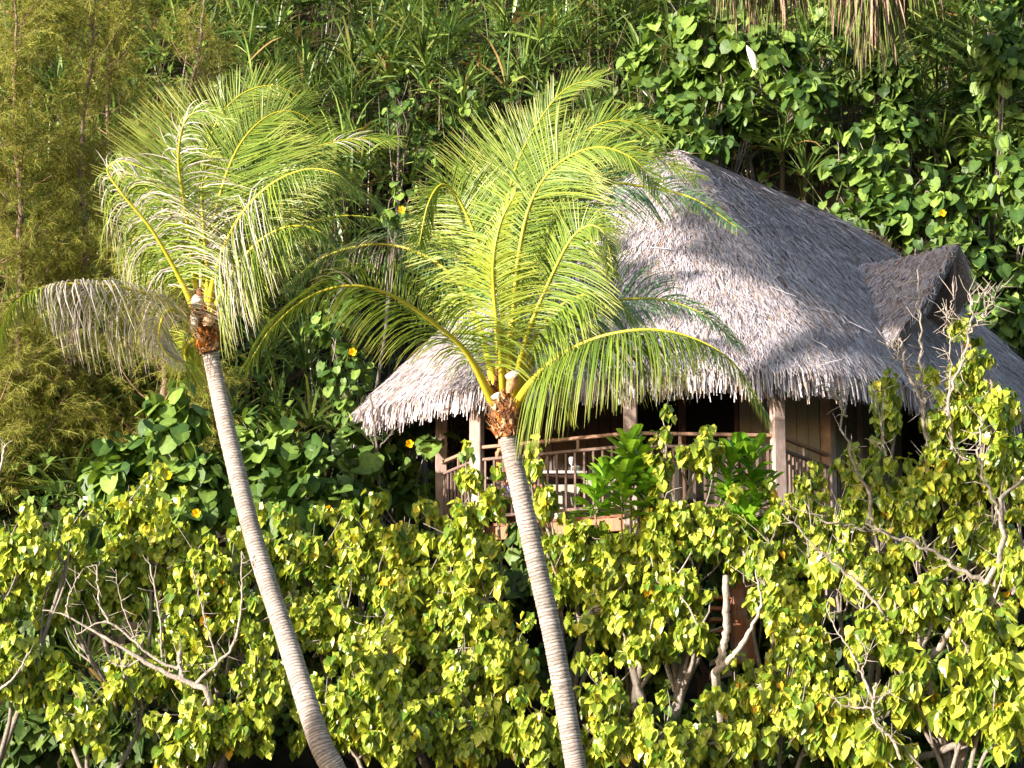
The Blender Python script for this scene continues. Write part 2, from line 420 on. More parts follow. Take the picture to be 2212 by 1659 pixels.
# roof core shell: outer and inner skins
def build_roof():
    nt_, ns = 200, 14
    t = np.linspace(0, 1, nt_, endpoint=False); s = np.linspace(0, 1, ns)
    T, S = np.meshgrid(t, s)
    out = roof(T.ravel(), S.ravel()); inn = roof(T.ravel(), S.ravel()); inn[:, 2] -= .22
    cen = np.array([3.4, 34.6, 0])
    dirv = inn - cen; dirv[:, 2] = 0; inn -= norm(dirv) * .12
    i = np.arange(ns - 1)[:, None] * nt_; j = np.arange(nt_)[None]; j2 = (j + 1) % nt_
    F = np.stack([i + j, i + j2, i + nt_ + j2, i + nt_ + j], -1).reshape(-1, 4)
    k = nt_ * ns
    rim = np.stack([j[0], j[0] + k, j2[0] + k, j2[0]], -1)
    g = Geo(); g.add(np.vstack([out, inn]), [F, F + k, rim], srgb(120, 106, 102) * .8)
    o = g.obj('roof', M_THBASE, hut, smooth=True)
    # thatch covering
    n = 140000
    g = Geo()
    s = 1 - np.sqrt(rng.random(n)); s = s * .985
    t = rng.random(n)
    keep = (t < .62) | (t > .80) | (rng.random(n) < .3)
    keep &= ~((t > .36) & (t < .62) & (rng.random(n) < .75))
    t = t[keep]; s = s[keep]; n = len(t)
    p, dn, nr = roof_frame(t, s)
    build_thatch(g, p + nr * .01, dn, nr, .12 + .22 * rng.random(n), .0, .028, .0050, .26)
    # loose wild straws
    n = 1300
    t = rng.random(n); s = rng.random(n) * .97
    p, dn, nr = roof_frame(t, s)
    build_thatch(g, p + nr * .02, dn, nr, .15 + .25 * rng.random(n), .02, .10, .005, .7)
    c = g.obj('thatch', M_THATCH, hut); c['kind'] = 'stuff'; c.parent = o
    # eave fringe
    g = Geo(); n = 30000
    t = rng.random(n); s = rng.random(n) ** 1.6 * .10
    p, dn, nr = roof_frame(t, s)
    outw = nr.copy(); outw[:, 2] = 0; outw = norm(outw)
    clump = .5 + .5 * np.sin(t * 310 + 2 * np.sin(t * 97)) * np.sin(t * 61)
    L = .16 + .20 * rng.random(n) + .10 * clump
    p = p + nr * (.02 - .17 * rng.random((n, 1)))
    K = 4; tt = np.linspace(0, 1, K)[None, :, None]
    d0 = norm(dn + outw * .1 * rng.normal(0, 1, (n, 1)))
    lat = norm(np.cross(outw, UP)); 
    pts = p[:, None] + d0[:, None] * L[:, None, None] * tt * (1 - .45 * tt) - UP * (L[:, None, None] * .62 * tt ** 2) + lat[:, None] * (rng.normal(0, .09, (n, 1, 1)) * L[:, None, None] * tt)
    sd = norm(lat + outw * rng.normal(0, .5, (n, 1)))
    ww = .0062 * (.6 + .9 * rng.random((n, 1))) * np.array([[.9, 1.1, 1, .8]])
    strips(g, pts, ww, sd, thatch_cols(n) * 1.08)
    f = g.obj('eave_fringe', M_THATCH, hut); f['kind'] = 'stuff'; f.parent = o
    # rafters under the roof
    for k in range(26):
        tk = np.array([k / 26.0]); a = roof(tk, np.array([.02]))[0]; b = roof(tk, np.array([.93]))[0]
        g = Geo(); a = a - [0, 0, .30]; b = b - [0, 0, .42]
        c2 = norm(np.array([3.4 - a[0], 34.6 - a[1], 0])) * .15
        tube(g, [a + c2, b], .035, 6, srgb(70, 48, 36))
        g.obj('rafter', M_WOOD, hut).parent = o
    # dormer
    _t, _s = np.meshgrid(np.linspace(0, 1, 300), np.linspace(0, 1, 60)); _g = roof(_t.ravel(), _s.ravel())
    def roofz(p):
        out = np.zeros(len(p))
        for a in range(0, len(p), 2000):
            q = p[a:a + 2000]; dd = (q[:, None, 0] - _g[None, :, 0]) ** 2 + (q[:, None, 1] - _g[None, :, 1]) ** 2
            out[a:a + 2000] = _g[dd.argmin(1), 2]
        return out
    Q0 = np.array([4.1, 33.5, 9.92]); Q1 = np.array([6.17, 32.22, 9.96])
    ax = norm(Q1 - Q0); Lr = np.array([-.54, -.84, 0.]); ax2 = norm(np.array([ax[0], ax[1], 0]))
    def dsurf(a, b, sgn):
        rid = Q0 * (1 - a)[:, None] + Q1 * a[:, None]
        rid = rid + UP * (.10 * np.sin(a * np.pi)[:, None] * -1)
        x = (2.8 if sgn > 0 else .98) * (1 - (1 - b) ** 1.8)
        drop = (3.95 if sgn > 0 else 1.7) * b
        p = rid + (Lr * sgn)[None] * x[:, None] - UP * drop[:, None]
        # the rake draws back towards the roof below its foot
        p = p - ax2 * (np.clip(a, 0, 1) * np.clip(b - .27, 0, 1) * 1.5)[:, None]
        p[:, 2] = np.maximum(p[:, 2], roofz(p) - .10)
        return p
    dg = Geo()
    for sgn in (1, -1):
        na, nb = 26, 46
        A, B = np.meshgrid(np.linspace(0, 1, na), np.linspace(0, 1, nb))
        o1 = dsurf(A.ravel(), B.ravel(), sgn); o2 = o1 - UP * .13 - (Lr * sgn) * (.10 * np.clip(B.ravel() * 3, 0, 1))[:, None]
        i = np.arange(nb - 1)[:, None] * na; j = np.arange(na - 1)[None]
        F = np.stack([i + j, i + j + 1, i + na + j + 1, i + na + j], -1).reshape(-1, 4)
        kk = na * nb; ed = np.arange(nb - 1) * na + na - 1
        rim = np.stack([ed, ed + na, ed + na + kk, ed + kk], -1)
        bt = (nb - 1) * na + np.arange(na - 1)
        rim2 = np.stack([bt, bt + 1, bt + 1 + kk, bt + kk], -1)
        dg.add(np.vstack([o1, o2]), [F, F + kk, rim, rim2], srgb(146, 134, 132) * .8)
    do = dg.obj('dormer', M_THBASE, hut, smooth=True)
    g = Geo()
    for sgn, n in ((1, 17000), (-1, 3000)):
        a = rng.random(n); b = rng.random(n) * .97; e = 1e-3
        p = dsurf(a, b, sgn); dn = norm(dsurf(a, b + e, sgn) - p); da = norm(dsurf(np.clip(a, 0, 1 - e) + e, b, sgn) - dsurf(np.clip(a, 0, 1 - e), b, sgn))
        nr = norm(np.cross(da, dn)); nr = np.where(nr[:, 2:3] < 0, -nr, nr)
        ok = p[:, 2] > roofz(p) - .04; p, dn, nr = p[ok], dn[ok], nr[ok]; n = len(p)
        build_thatch(g, p + nr * .03, dn, nr, .12 + .22 * rng.random(n), 0, .035, .0052, .38, warm=.0)
        n = 420; a = .95 + .05 * rng.random(n); b = rng.random(n) * .32
        p = dsurf(a, b, sgn); dn = norm(dsurf(a, b + e, sgn) - p); nr = norm(np.tile(ax, (n, 1)) + UP * .3)
        build_thatch(g, p - UP * (.08 * rng.random((n, 1))), dn, nr, .10 + .10 * rng.random(n), 0, .03, .006, .2)
    n = 60; a = rng.random(n)
    p = dsurf(a, np.zeros(n), 1); nr = np.tile(UP, (n, 1)); dn = np.tile(ax, (n, 1))
    build_thatch(g, p + UP * .02, dn, nr, .2 + .2 * rng.random(n), 0, .09, .007, 1.2, warm=.1)
    c = g.obj('thatch', M_THATCH, hut); c['kind'] = 'stuff'; c.parent = do
    # set-back gable boards, darkened to paint the opening's inner shade, and two raking struts
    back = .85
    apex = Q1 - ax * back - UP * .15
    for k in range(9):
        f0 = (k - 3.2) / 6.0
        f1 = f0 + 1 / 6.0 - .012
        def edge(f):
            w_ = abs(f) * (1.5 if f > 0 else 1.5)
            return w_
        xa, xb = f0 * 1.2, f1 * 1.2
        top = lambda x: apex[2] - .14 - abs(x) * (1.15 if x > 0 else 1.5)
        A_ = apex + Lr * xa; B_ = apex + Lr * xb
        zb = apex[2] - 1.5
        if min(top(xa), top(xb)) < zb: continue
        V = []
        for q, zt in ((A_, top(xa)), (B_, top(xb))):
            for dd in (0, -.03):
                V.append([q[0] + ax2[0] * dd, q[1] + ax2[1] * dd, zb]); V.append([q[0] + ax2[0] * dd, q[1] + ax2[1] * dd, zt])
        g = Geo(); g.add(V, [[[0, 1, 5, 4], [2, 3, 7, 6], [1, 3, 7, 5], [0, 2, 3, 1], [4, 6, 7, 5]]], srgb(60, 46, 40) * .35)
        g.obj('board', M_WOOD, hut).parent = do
    for x1 in (-.38,):
        a_ = Q1 - ax * .10 - UP * .22; b_ = Q1 - ax * .30 + Lr * x1 - UP * 1.25
        dd = norm(b_ - a_); L_ = np.linalg.norm(b_ - a_) / 2
        g = Geo(); box_geo(g, (a_ + b_) / 2, ax2 * .03, np.cross(dd, ax2) * .055, dd * L_, srgb(128, 108, 104))
        g.obj('strut', M_WOOD, hut).parent = do
build_roof()

# posts, rails, deck
def PZ(u, v, z):
    cy = (829.5 - v) / FPX
    return P(u, v, (z - CZ) / (SP + cy * CP))
NODE = {k: tuple(PZ(u, v, 6.835)[:2]) for k, (u, v) in dict(A=(953, 1001), B=(1030, 968), C=(1362, 936), D=(1680, 941), E=(1790, 985), F=(1850, 1015)).items()}
WOODC = srgb(122, 100, 90)
PALEW = srgb(160, 138, 130)
def post(x, y, zt, w_=.08, col=PALEW, z0=None, rot=0.3):
    z0 = float(ground(x, y)) - .3 if z0 is None else z0
    c, s = math.cos(rot), math.sin(rot)
    return bevel_box('post', ((x, y, (z0 + zt) / 2)), (w_ * c, w_ * s, 0), (-w_ * s, w_ * c, 0), (0, 0, (zt - z0) / 2), M_POST, hut, col, .01)
M_POST = solid_mat('weathered_post', .8, .2, (40, 40, 8), .2, .3, stain=tuple(srgb(184, 168, 160)))
for k, r in (('A', .05), ('B', -.35), ('C', -.1), ('D', .3), ('E', 1.0), ('F', 1.0)):
    x, y = NODE[k]; post(x, y, EZ + .15 + (.25 if k in 'AEF' else .1), .077 if k != 'C' else .085, rot=r)
def rail(name, a, b, z, hw, hh, col=WOODC, inset=.0):
    a = np.array([*a, z]); b = np.array([*b, z]); d = norm(b - a)
    a = a + d * inset; b = b - d * inset
    n = np.cross(d, UP)
    return bevel_box(name, (a + b) / 2, d * np.linalg.norm(b - a) / 2, n * hw, UP * hh, M_WOOD, None, col, .006)
GROUPR = 'veranda railings between the posts'
RL = {'AB': 'short receding veranda railing left of the pale front post', 'BC': 'long sloping railing crossed by the right palm trunk',
      'CD': 'veranda railing behind the paddle-leaved shrubs', 'DE': 'veranda railing in front of the sunlit white wall', 'EF': 'dark railing end right of the white wall'}
for k in ('AB', 'BC', 'CD', 'DE', 'EF'):
    a, b = NODE[k[0]], NODE[k[1]]
    rt = bpy.data.objects.new('railing', None); COL.objects.link(rt)
    rt.parent = hut; rt['label'] = RL[k]
    parts = [rail('handrail', a, b, DECK + .975, .034, .021, srgb(156, 122, 100), .06), rail('top_rail', a, b, DECK + .815, .03, .019, WOODC, .06), rail('bottom_rail', a, b, DECK + .07, .03, .02, WOODC, .06)]
    a3 = np.array([*a, 0.]); b3 = np.array([*b, 0.]); L_ = np.linalg.norm(b3 - a3); d = norm(b3 - a3); nn = np.cross(d, UP)
    nb = int(L_ / .125)
    for i in range(1, nb):
        c = a3 + d * (i * L_ / nb); c[2] = DECK + (.09 + .80) / 2
        g = Geo(); box_geo(g, c, d * .0135, nn * .011, UP * (.71 / 2), srgb(120, 98, 88) * (.9 + .2 * random.random()))
        parts.append(g.obj('baluster', M_WOOD, None))
    for i in (1, 2) if L_ > 1.8 else (1,):
        c = a3 + d * (L_ * (i / (3 if L_ > 1.8 else 2))); c[2] = DECK + .894
        g = Geo(); box_geo(g, c, d * .018, nn * .014, UP * .06, srgb(140, 116, 100))
        parts.append(g.obj('spacer', M_WOOD, None))
    for p_ in parts:
        p_.parent = rt; p_.location = np.asarray(p_.location) - HO
# deck boards and fascia
def poly_clip_line(poly, y):
    xs = []
    for i in range(len(poly)):
        (x0, y0), (x1, y1) = poly[i], poly[(i + 1) % len(poly)]
        if (y0 - y) * (y1 - y) < 0: xs.append(x0 + (x1 - x0) * (y - y0) / (y1 - y0))
    return sorted(xs)
DP = [(-1.05, 32.5), (-.6, 31.0), (1.45, 29.82), (3.42, 30.05), (4.45, 31.9), (5.6, 34.0), (5.0, 36.0), (0, 36.2), (-1.1, 34.5)]
y = 29.95
while y < 35.6:
    xs = poly_clip_line(DP, y)
    if len(xs) >= 2:
        g = Geo(); box_geo(g, ((xs[0] + xs[-1]) / 2, y, DECK - .02), ((xs[-1] - xs[0]) / 2, 0, 0), (0, .066, 0), (0, 0, .018), srgb(150, 104, 84) * (.75 + .4 * random.random()))
        g.obj('plank', M_WOOD, hut)
    y += .14
for i in range(5):
    a, b = DP[i], DP[i + 1]
    r = rail('fascia', a, b, DECK - .13, .02, .085, srgb(156, 108, 80), .01); r.parent = hut; r.location = np.asarray(r.location) - HO
for (x, y_) in ((-.5, 31.2), (.9, 30.6), (2.4, 30.4), (3.3, 30.6), (4.1, 32.0)):
    g = Geo(); z0 = float(ground(x, y_)) - .3
    box_geo(g, (x, y_, (z0 + DECK - .22) / 2), (.07, 0, 0), (0, .07, 0), (0, 0, (DECK - .22 - z0) / 2), srgb(120, 84, 66))
    g.obj('stilt', M_WOOD, hut)
r = rail('brace', (-.35, 31.0), (1.4, 30.2), DECK - .72, .03, .07, srgb(156, 108, 80)); r.parent = hut; r.location = np.asarray(r.location) - HO

# walls: upright pale boards with battens
def board_wall(a, b, z0, z1, col, thick=.02, bw=.15):
    a = np.array([*a, 0.]); b = np.array([*b, 0.]); L_ = np.linalg.norm(b - a); d = norm(b - a); n = np.cross(d, UP)
    wl = bpy.data.objects.new('wall', None); COL.objects.link(wl); wl.parent = hut
    k = max(1, int(round(L_ / bw))); 
    for i in range(k):
        c = a + d * ((i + .5) * L_ / k); c[2] = (z0 + z1) / 2
        g = Geo(); box_geo(g, c - HO, d * (L_ / k / 2 - .004), n * (thick / 2 + .003 * (i % 2)), UP * ((z1 - z0) / 2), col * (.93 + .1 * random.random()))
        o = g.obj('board', M_PAINT, None, origin=(0, 0, 0)); o.parent = wl
    g = Geo(); c = (a + b) / 2; c[2] = (z0 + z1) / 2
    box_geo(g, c - HO + n * -.025 * 1.0, d * (L_ / 2), n * .008, UP * ((z1 - z0) / 2), col * .4)
    o = g.obj('backing', M_PAINT, None, origin=(0, 0, 0)); o.parent = wl
    return wl
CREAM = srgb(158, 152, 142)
SHADE_BROWN = srgb(84, 68, 60)  # eave shade put into the colour of the same pale boards
ZT = EZ + .9
board_wall((-.55, 34.6), (-.15, 32.7), DECK, ZT, SHADE_BROWN).__setitem__('label', 'pale board wall coloured dark brown for the shade of the eave')
board_wall((-.15, 32.7), (.55, 32.35), DECK, ZT, SHADE_BROWN)
board_wall((.55, 32.35), (1.5, 32.15), DECK, DECK + .80, CREAM).__setitem__('label', 'white boards lit below the painted eave shadow')
board_wall((.55, 32.36), (1.5, 32.16), DECK + .80, ZT, SHADE_BROWN * .8)  # upper white boards coloured dark to paint the eave's shadow
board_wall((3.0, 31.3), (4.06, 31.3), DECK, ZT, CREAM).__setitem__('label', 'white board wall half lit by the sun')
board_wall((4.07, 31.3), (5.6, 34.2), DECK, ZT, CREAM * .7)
# dark sliding doors with frames and louvres
def door_unit(a, b):
    a = np.array([*a, 0.]); b = np.array([*b, 0.]); L_ = np.linalg.norm(b - a); d = norm(b - a); n = np.cross(d, UP)
    dr = bpy.data.objects.new('sliding_door', None); COL.objects.link(dr); dr.parent = hut
    c = (a + b) / 2; c[2] = (DECK + ZT) / 2
    g = Geo(); box_geo(g, c - HO, d * (L_ / 2 - .03), n * .006, UP * ((ZT - DECK) / 2)); o = g.obj('pane', M_GLASS, None, origin=(0, 0, 0)); o.parent = dr
    g = Geo()
    for q in (a + d * .03, b - d * .03):
        q = q.copy(); q[2] = c[2]; box_geo(g, q - HO, d * .03, n * .025, UP * ((ZT - DECK) / 2), srgb(92, 70, 60))
    q = c.copy(); q[2] = DECK + .04; box_geo(g, q - HO, d * (L_ / 2 - .06), n * .025, UP * .035, srgb(92, 70, 60))
    q[2] = DECK + 1.95; box_geo(g, q - HO, d * (L_ / 2 - .06), n * .025, UP * .03, srgb(92, 70, 60))
    o = g.obj('frame', M_WOOD, None, origin=(0, 0, 0)); o.parent = dr
door_unit((1.5, 32.15), (2.3, 31.85)); door_unit((2.3, 31.85), (3.0, 31.3))

# newel and boards of the steps, low in the bushes
stp = thing('stair_post', 'weathered reddish wooden post with a pointed top behind the forked bare stump', 'post', P(1605, 1340, 28.6))
o_ = P(1605, 1340, 28.6)
bevel_box('shaft', P(1605, 1345, 28.6), (.13, .03, 0), (-.02, .08, 0), (0, 0, .50), M_POST, stp, srgb(176, 112, 84), .02)
g = Geo(); c_ = P(1605, 1345, 28.6) + UP * .50
V = [c_ + np.array(q) for q in ((-.13, -.08, 0), (.13, -.08, 0), (.13, .08, 0), (-.13, .08, 0), (-.05, 0, .17), (.06, 0, .15))]
g.add(V, [[[0, 1, 5, 4], [2, 3, 4, 5]], [[1, 2, 5], [3, 0, 4]]], srgb(186, 160, 150)); g.obj('cap', M_POST, stp)
for k in range(4):
    bevel_box('step_board', P(1572, 1292 + k * 24, 28.75), (.22, .02, 0), (0, .12, 0), (0, 0, .022), M_WOOD, stp, srgb(196, 124, 88), .004)

# ------------------------------------------------------------------ furniture and person
tx, ty = .62, 31.3
tb = thing('side_table', 'small white-topped table with glasses behind the veranda railing', 'table', (tx, ty, DECK))
bevel_box('tabletop', (tx, ty, DECK + .71), (.36, 0, 0), (0, .3, 0), (0, 0, .018), M_WHITE, tb, (.78, .77, .75), .006)
g = Geo(); box_geo(g, (tx, ty, DECK + .66), (.32, 0, 0), (0, .26, 0), (0, 0, .03), srgb(70, 50, 40)); g.obj('apron', M_WOOD, tb)
for sx in (-1, 1):
    for sy in (-1, 1):
        g = Geo(); box_geo(g, (tx + sx * .30, ty + sy * .24, DECK + .317), (.02, 0, 0), (0, .02, 0), (0, 0, .313), srgb(70, 50, 40)); g.obj('leg', M_WOOD, tb)
def lathe(g, prof, c, n=14, col=(.5, .5, .5)):
    prof = np.array(prof); a = np.linspace(0, 2 * np.pi, n, endpoint=False)
    V = np.stack([prof[:, None, 0] * np.cos(a), prof[:, None, 0] * np.sin(a), np.repeat(prof[:, 1:2], n, 1)], -1).reshape(-1, 3) + np.asarray(c)
    i = np.arange(len(prof) - 1)[:, None] * n; j = np.arange(n)[None]; j2 = (j + 1) % n
    g.add(V, [np.stack([i + j, i + j2, i + n + j2, i + n + j], -1).reshape(-1, 4)], col)
ztab = DECK + .729
for (dx, dy, nm, lb, pr) in ((-.30, -.05, 'stem_glass', 'tall pale stem glass on the veranda table, nearer the palm trunk', [(.0, 0), (.035, .002), (.006, .01), (.005, .10), (.03, .13), (.034, .19), (.03, .21), (.028, .2), (.0, .12)]),
                             (.16, -.1, 'stem_glass', 'tall pale stem glass above the white bowl on the veranda table', [(.0, 0), (.035, .002), (.006, .01), (.005, .10), (.03, .13), (.034, .19), (.03, .21), (.028, .2), (.0, .12)]),
                             (.22, -.2, 'bowl', 'small white bowl at the right end of the veranda table', [(0, 0), (.03, .002), (.06, .04), (.068, .07), (.062, .07), (.0, .02)])):
    g = Geo(); lathe(g, pr, (tx + dx, ty + dy, ztab), col=(.75, .75, .77))
    o = g.obj(nm, M_WHITE, None, smooth=True, origin=(tx + dx, ty + dy, ztab)); tag(o, lb, 'glass' if nm != 'bowl' else 'bowl')

cx_, cy_ = -.13, 31.25
ch = thing('armchair', 'white slatted veranda armchair under the seated person', 'chair', (cx_, cy_, DECK))
W_ = (.76, .75, .72)
bevel_box('seat', (cx_ + .05, cy_, DECK + .40), (.25, 0, 0), (0, .25, 0), (0, 0, .02), M_WHITE, ch, W_, .006)
for k in range(5):
    bevel_box('slat', (cx_ - .29 - .0, cy_ - .2 + k * .1, DECK + .66), (.012, 0, .0), (0, .04, 0), (-.05, 0, .25), M_WHITE, ch, W_, .004)
bevel_box('back_rail', (cx_ - .345, cy_, DECK + .93), (.018, 0, 0), (0, .26, 0), (0, 0, .03), M_WHITE, ch, W_, .006)
for sy in (-1, 1):
    bevel_box('armrest', (cx_ + .0, cy_ + sy * .29, DECK + .62), (.29, 0, 0), (0, .035, 0), (0, 0, .012), M_WHITE, ch, W_, .004)
    for sx in (-.24, .26):
        bevel_box('leg', (cx_ + sx, cy_ + sy * .29, DECK + .305), (.022, 0, 0), (0, .018, 0), (0, 0, .303), M_WHITE, ch, W_, .003)

def skin_obj(name, verts, edges, radii, mat, parent, col, sub_=2, root=0):
    me = bpy.data.meshes.new(name); me.from_pydata([tuple(v) for v in verts], edges, [])
    o = bpy.data.objects.new(name, me); COL.objects.link(o)
    sk = o.modifiers.new('skin', 'SKIN')
    for i, r in enumerate(radii):
        rr = (r, r) if np.isscalar(r) else r
        me.skin_vertices[0].data[i].radius = rr
        me.skin_vertices[0].data[i].use_root = (i == root)
    sk.use_smooth_shade = True; sk.branch_smoothing = .3
    ss = o.modifiers.new('sub', 'SUBSURF'); ss.levels = sub_; ss.render_levels = sub_
    dg = bpy.context.evaluated_depsgraph_get()
    m2 = bpy.data.meshes.new_from_object(o.evaluated_get(dg))
    o.modifiers.clear(); o.data = m2
    at = m2.color_attributes.new('Col', 'FLOAT_COLOR', 'POINT')
    c = np.ones((len(m2.vertices), 4), np.float32); c[:, :3] = col; at.data.foreach_set('color', c.ravel())
    m2.materials.clear(); m2.materials.append(mat)
    if parent: o.parent = parent
    return o
def person():
    base = np.array([cx_ + .08, cy_, DECK])
    pr = thing('person', 'person sitting on the veranda in lavender shorts, bare arms and legs', 'person', tuple(base))
    SK = srgb(196, 132, 100)
    V = [(0, 0, .50), (-.03, 0, .68), (-.08, 0, .86), (-.10, 0, 1.0), (-.08, 0, 1.09), (-.05, 0, 1.20), (-.035, 0, 1.29)]
    R = [(.15, .13), (.135, .11), (.165, .115), (.10, .085), .052, (.085, .095), (.075, .085)]
    E = [(i, i + 1) for i in range(6)]
    def chain(start, pts, rads):
        prev = start
        for p_, r_ in zip(pts, rads):
            V.append(p_); R.append(r_); E.append((prev, len(V) - 1)); prev = len(V) - 1
        return prev
    for s in (-1, 1):
        chain(3, [(-.10, s * .17, .97), (-.10 + (.02 if s < 0 else 0), s * .22, .93), (-.12, s * .27, .68), (.10, s * .27, .645), (.17, s * .26, .64), (.22, s * .255, .64)], [.062, .056, .042, .032, .03, .036])
        chain(0, [(.10, s * .10, .50), (.30, s * .15, .515), (.47, s * .16, .52), (.49, s * .16, .42), (.47, s * .15, .2), (.46, s * .15, .08), (.53, s * .16, .035), (.64, s * .17, .028)], [.09, .078, .062, .054, .046, .034, .034, .026])
    b = skin_obj('body', V, E, R, M_SKIN, pr, SK)
    # face: nose and ears, hair and shorts over the body
    FV = []; FE = []; FR = []
    for s in (-1, 1):
        for k, (dy, L_) in enumerate(((-.028, .055), (-.010, .068), (.010, .062), (.028, .05))):
            i0 = len(FV); b0 = np.array([.235, s * .255 + dy, .642])
            FV += [b0, b0 + [L_ * .5, 0, -.004], b0 + [L_ * .85, 0, -.022], b0 + [L_, 0, -.045]]; FR += [.010, .009, .008, .007]; FE += [(i0, i0 + 1), (i0 + 1, i0 + 2), (i0 + 2, i0 + 3)]
        i0 = len(FV); b0 = np.array([.20, s * .255 - s * .03, .64])
        FV += [b0, b0 + [.03, -s * .02, -.005], b0 + [.055, -s * .02, -.02]]; FR += [.011, .010, .008]; FE += [(i0, i0 + 1), (i0 + 1, i0 + 2)]
    skin_obj('fingers', FV, FE, FR, M_SKIN, pr, SK, 1)
    skin_obj('nose', [(.045, 0, 1.255), (.06, 0, 1.235), (.068, 0, 1.215)], [(0, 1), (1, 2)], [.010, .013, .015], M_SKIN, pr, SK, 1)
    for s in (-1, 1):
        skin_obj('ear', [(-.04, s * .088, 1.25), (-.045, s * .094, 1.225), (-.04, s * .09, 1.205)], [(0, 1), (1, 2)], [.014, .014, .01], M_SKIN, pr, SK, 1)
        g = Geo(); lathe(g, [(0, -.008), (.008, -.004), (.008, .004), (0, .008)], base + [.043, s * .032, 1.25], 8, (.03, .02, .015)); g.obj('eye', M_SKIN, pr, smooth=True)
    g = Geo(); box_geo(g, base + [.045, 0, 1.175], (.006, 0, 0), (0, .024, 0), (0, 0, .004), srgb(150, 80, 70)); g.obj('mouth', M_SKIN, pr)
    skin_obj('hair', [(-.07, 0, 1.24), (-.05, 0, 1.30), (-.02, 0, 1.325)], [(0, 1), (1, 2)], [(.085, .095), (.084, .094), (.055, .065)], M_CLOTH, pr, srgb(60, 42, 30), 2)
    skin_obj('shorts', [(0, 0, .48), (-.02, 0, .60), (.10, .11, .50), (.32, .15, .515), (.10, -.11, .50), (.32, -.15, .515)], [(0, 1), (0, 2), (2, 3), (0, 4), (4, 5)],
             [(.165, .14), (.15, .125), .102, .098, .102, .098], M_CLOTH, pr, srgb(150, 140, 190), 2)
person()

# ------------------------------------------------------------------ coconut palms
def trunk_mesh(ctrl, rads, ringgap=.036):
    """ctrl: 3D points base -> top"""
    L_ = np.linalg.norm(np.diff(ctrl, axis=0), axis=1).sum(); nr = int(L_ / ringgap)
    K = 4; n = nr * K
    c = spline(ctrl, n); t = np.linspace(0, 1, n)
    r = np.interp(t, np.linspace(0, 1, len(rads)), rads)
    ph = np.arange(n) % K
    prof = np.array([1.018, 1.013, 1.0, .984])[ph]
    jr = np.repeat(rng.normal(0, .010, nr), K)
    sides = 26; a = np.linspace(0, 2 * np.pi, sides, endpoint=False)
    T = norm(np.gradient(c, axis=0)); A = norm(np.cross(T, [0, 1, .01])); B = np.cross(T, A)
    # rings wander a little round the stem
    wob = .006 * np.sin(a[None] + np.repeat(rng.normal(0, .8, nr), K)[:, None]) + .003 * np.sin(3 * a[None] + t[:, None] * 40)
    lum = .02 * np.sin(2 * a[None] + t[:, None] * 9)
    rr = r[:, None] * (prof[:, None] + jr[:, None] + lum)
    V = c[:, None] + rr[..., None] * (np.cos(a)[None, :, None] * A[:, None] + np.sin(a)[None, :, None] * B[:, None]) + T[:, None] * wob[..., None]
    i = np.arange(n - 1)[:, None] * sides; j = np.arange(sides)[None]; j2 = (j + 1) % sides
    F = np.stack([i + j, i + j2, i + sides + j2, i + sides + j], -1).reshape(-1, 4)
    base = srgb(160, 149, 143); dark = srgb(108, 95, 88)
    ringc = base * (.74 + .45 * np.repeat(rng.random(nr), K)[:, None]) * (1 + .12 * np.sin(t * 23 + 3 * np.sin(t * 11)))[:, None]
    C = np.where((ph == 3)[:, None], dark, ringc)
    C = np.repeat(C[:, None], sides, 1)
    blot = rng.random((n, sides, 1)); C = np.where(blot < .05, C * .5, C); C = np.where(blot > .93, C * 1.25, C)
    g = Geo(); g.add(V.reshape(-1, 3), [F], C.reshape(-1, 3))
    return g

PMODE = [0]
def PP(u, v, d):
    return P(u, v, d + (-1.5 if PMODE[0] else float(np.interp(v, [800, 1600], [.3, -1.6]))))

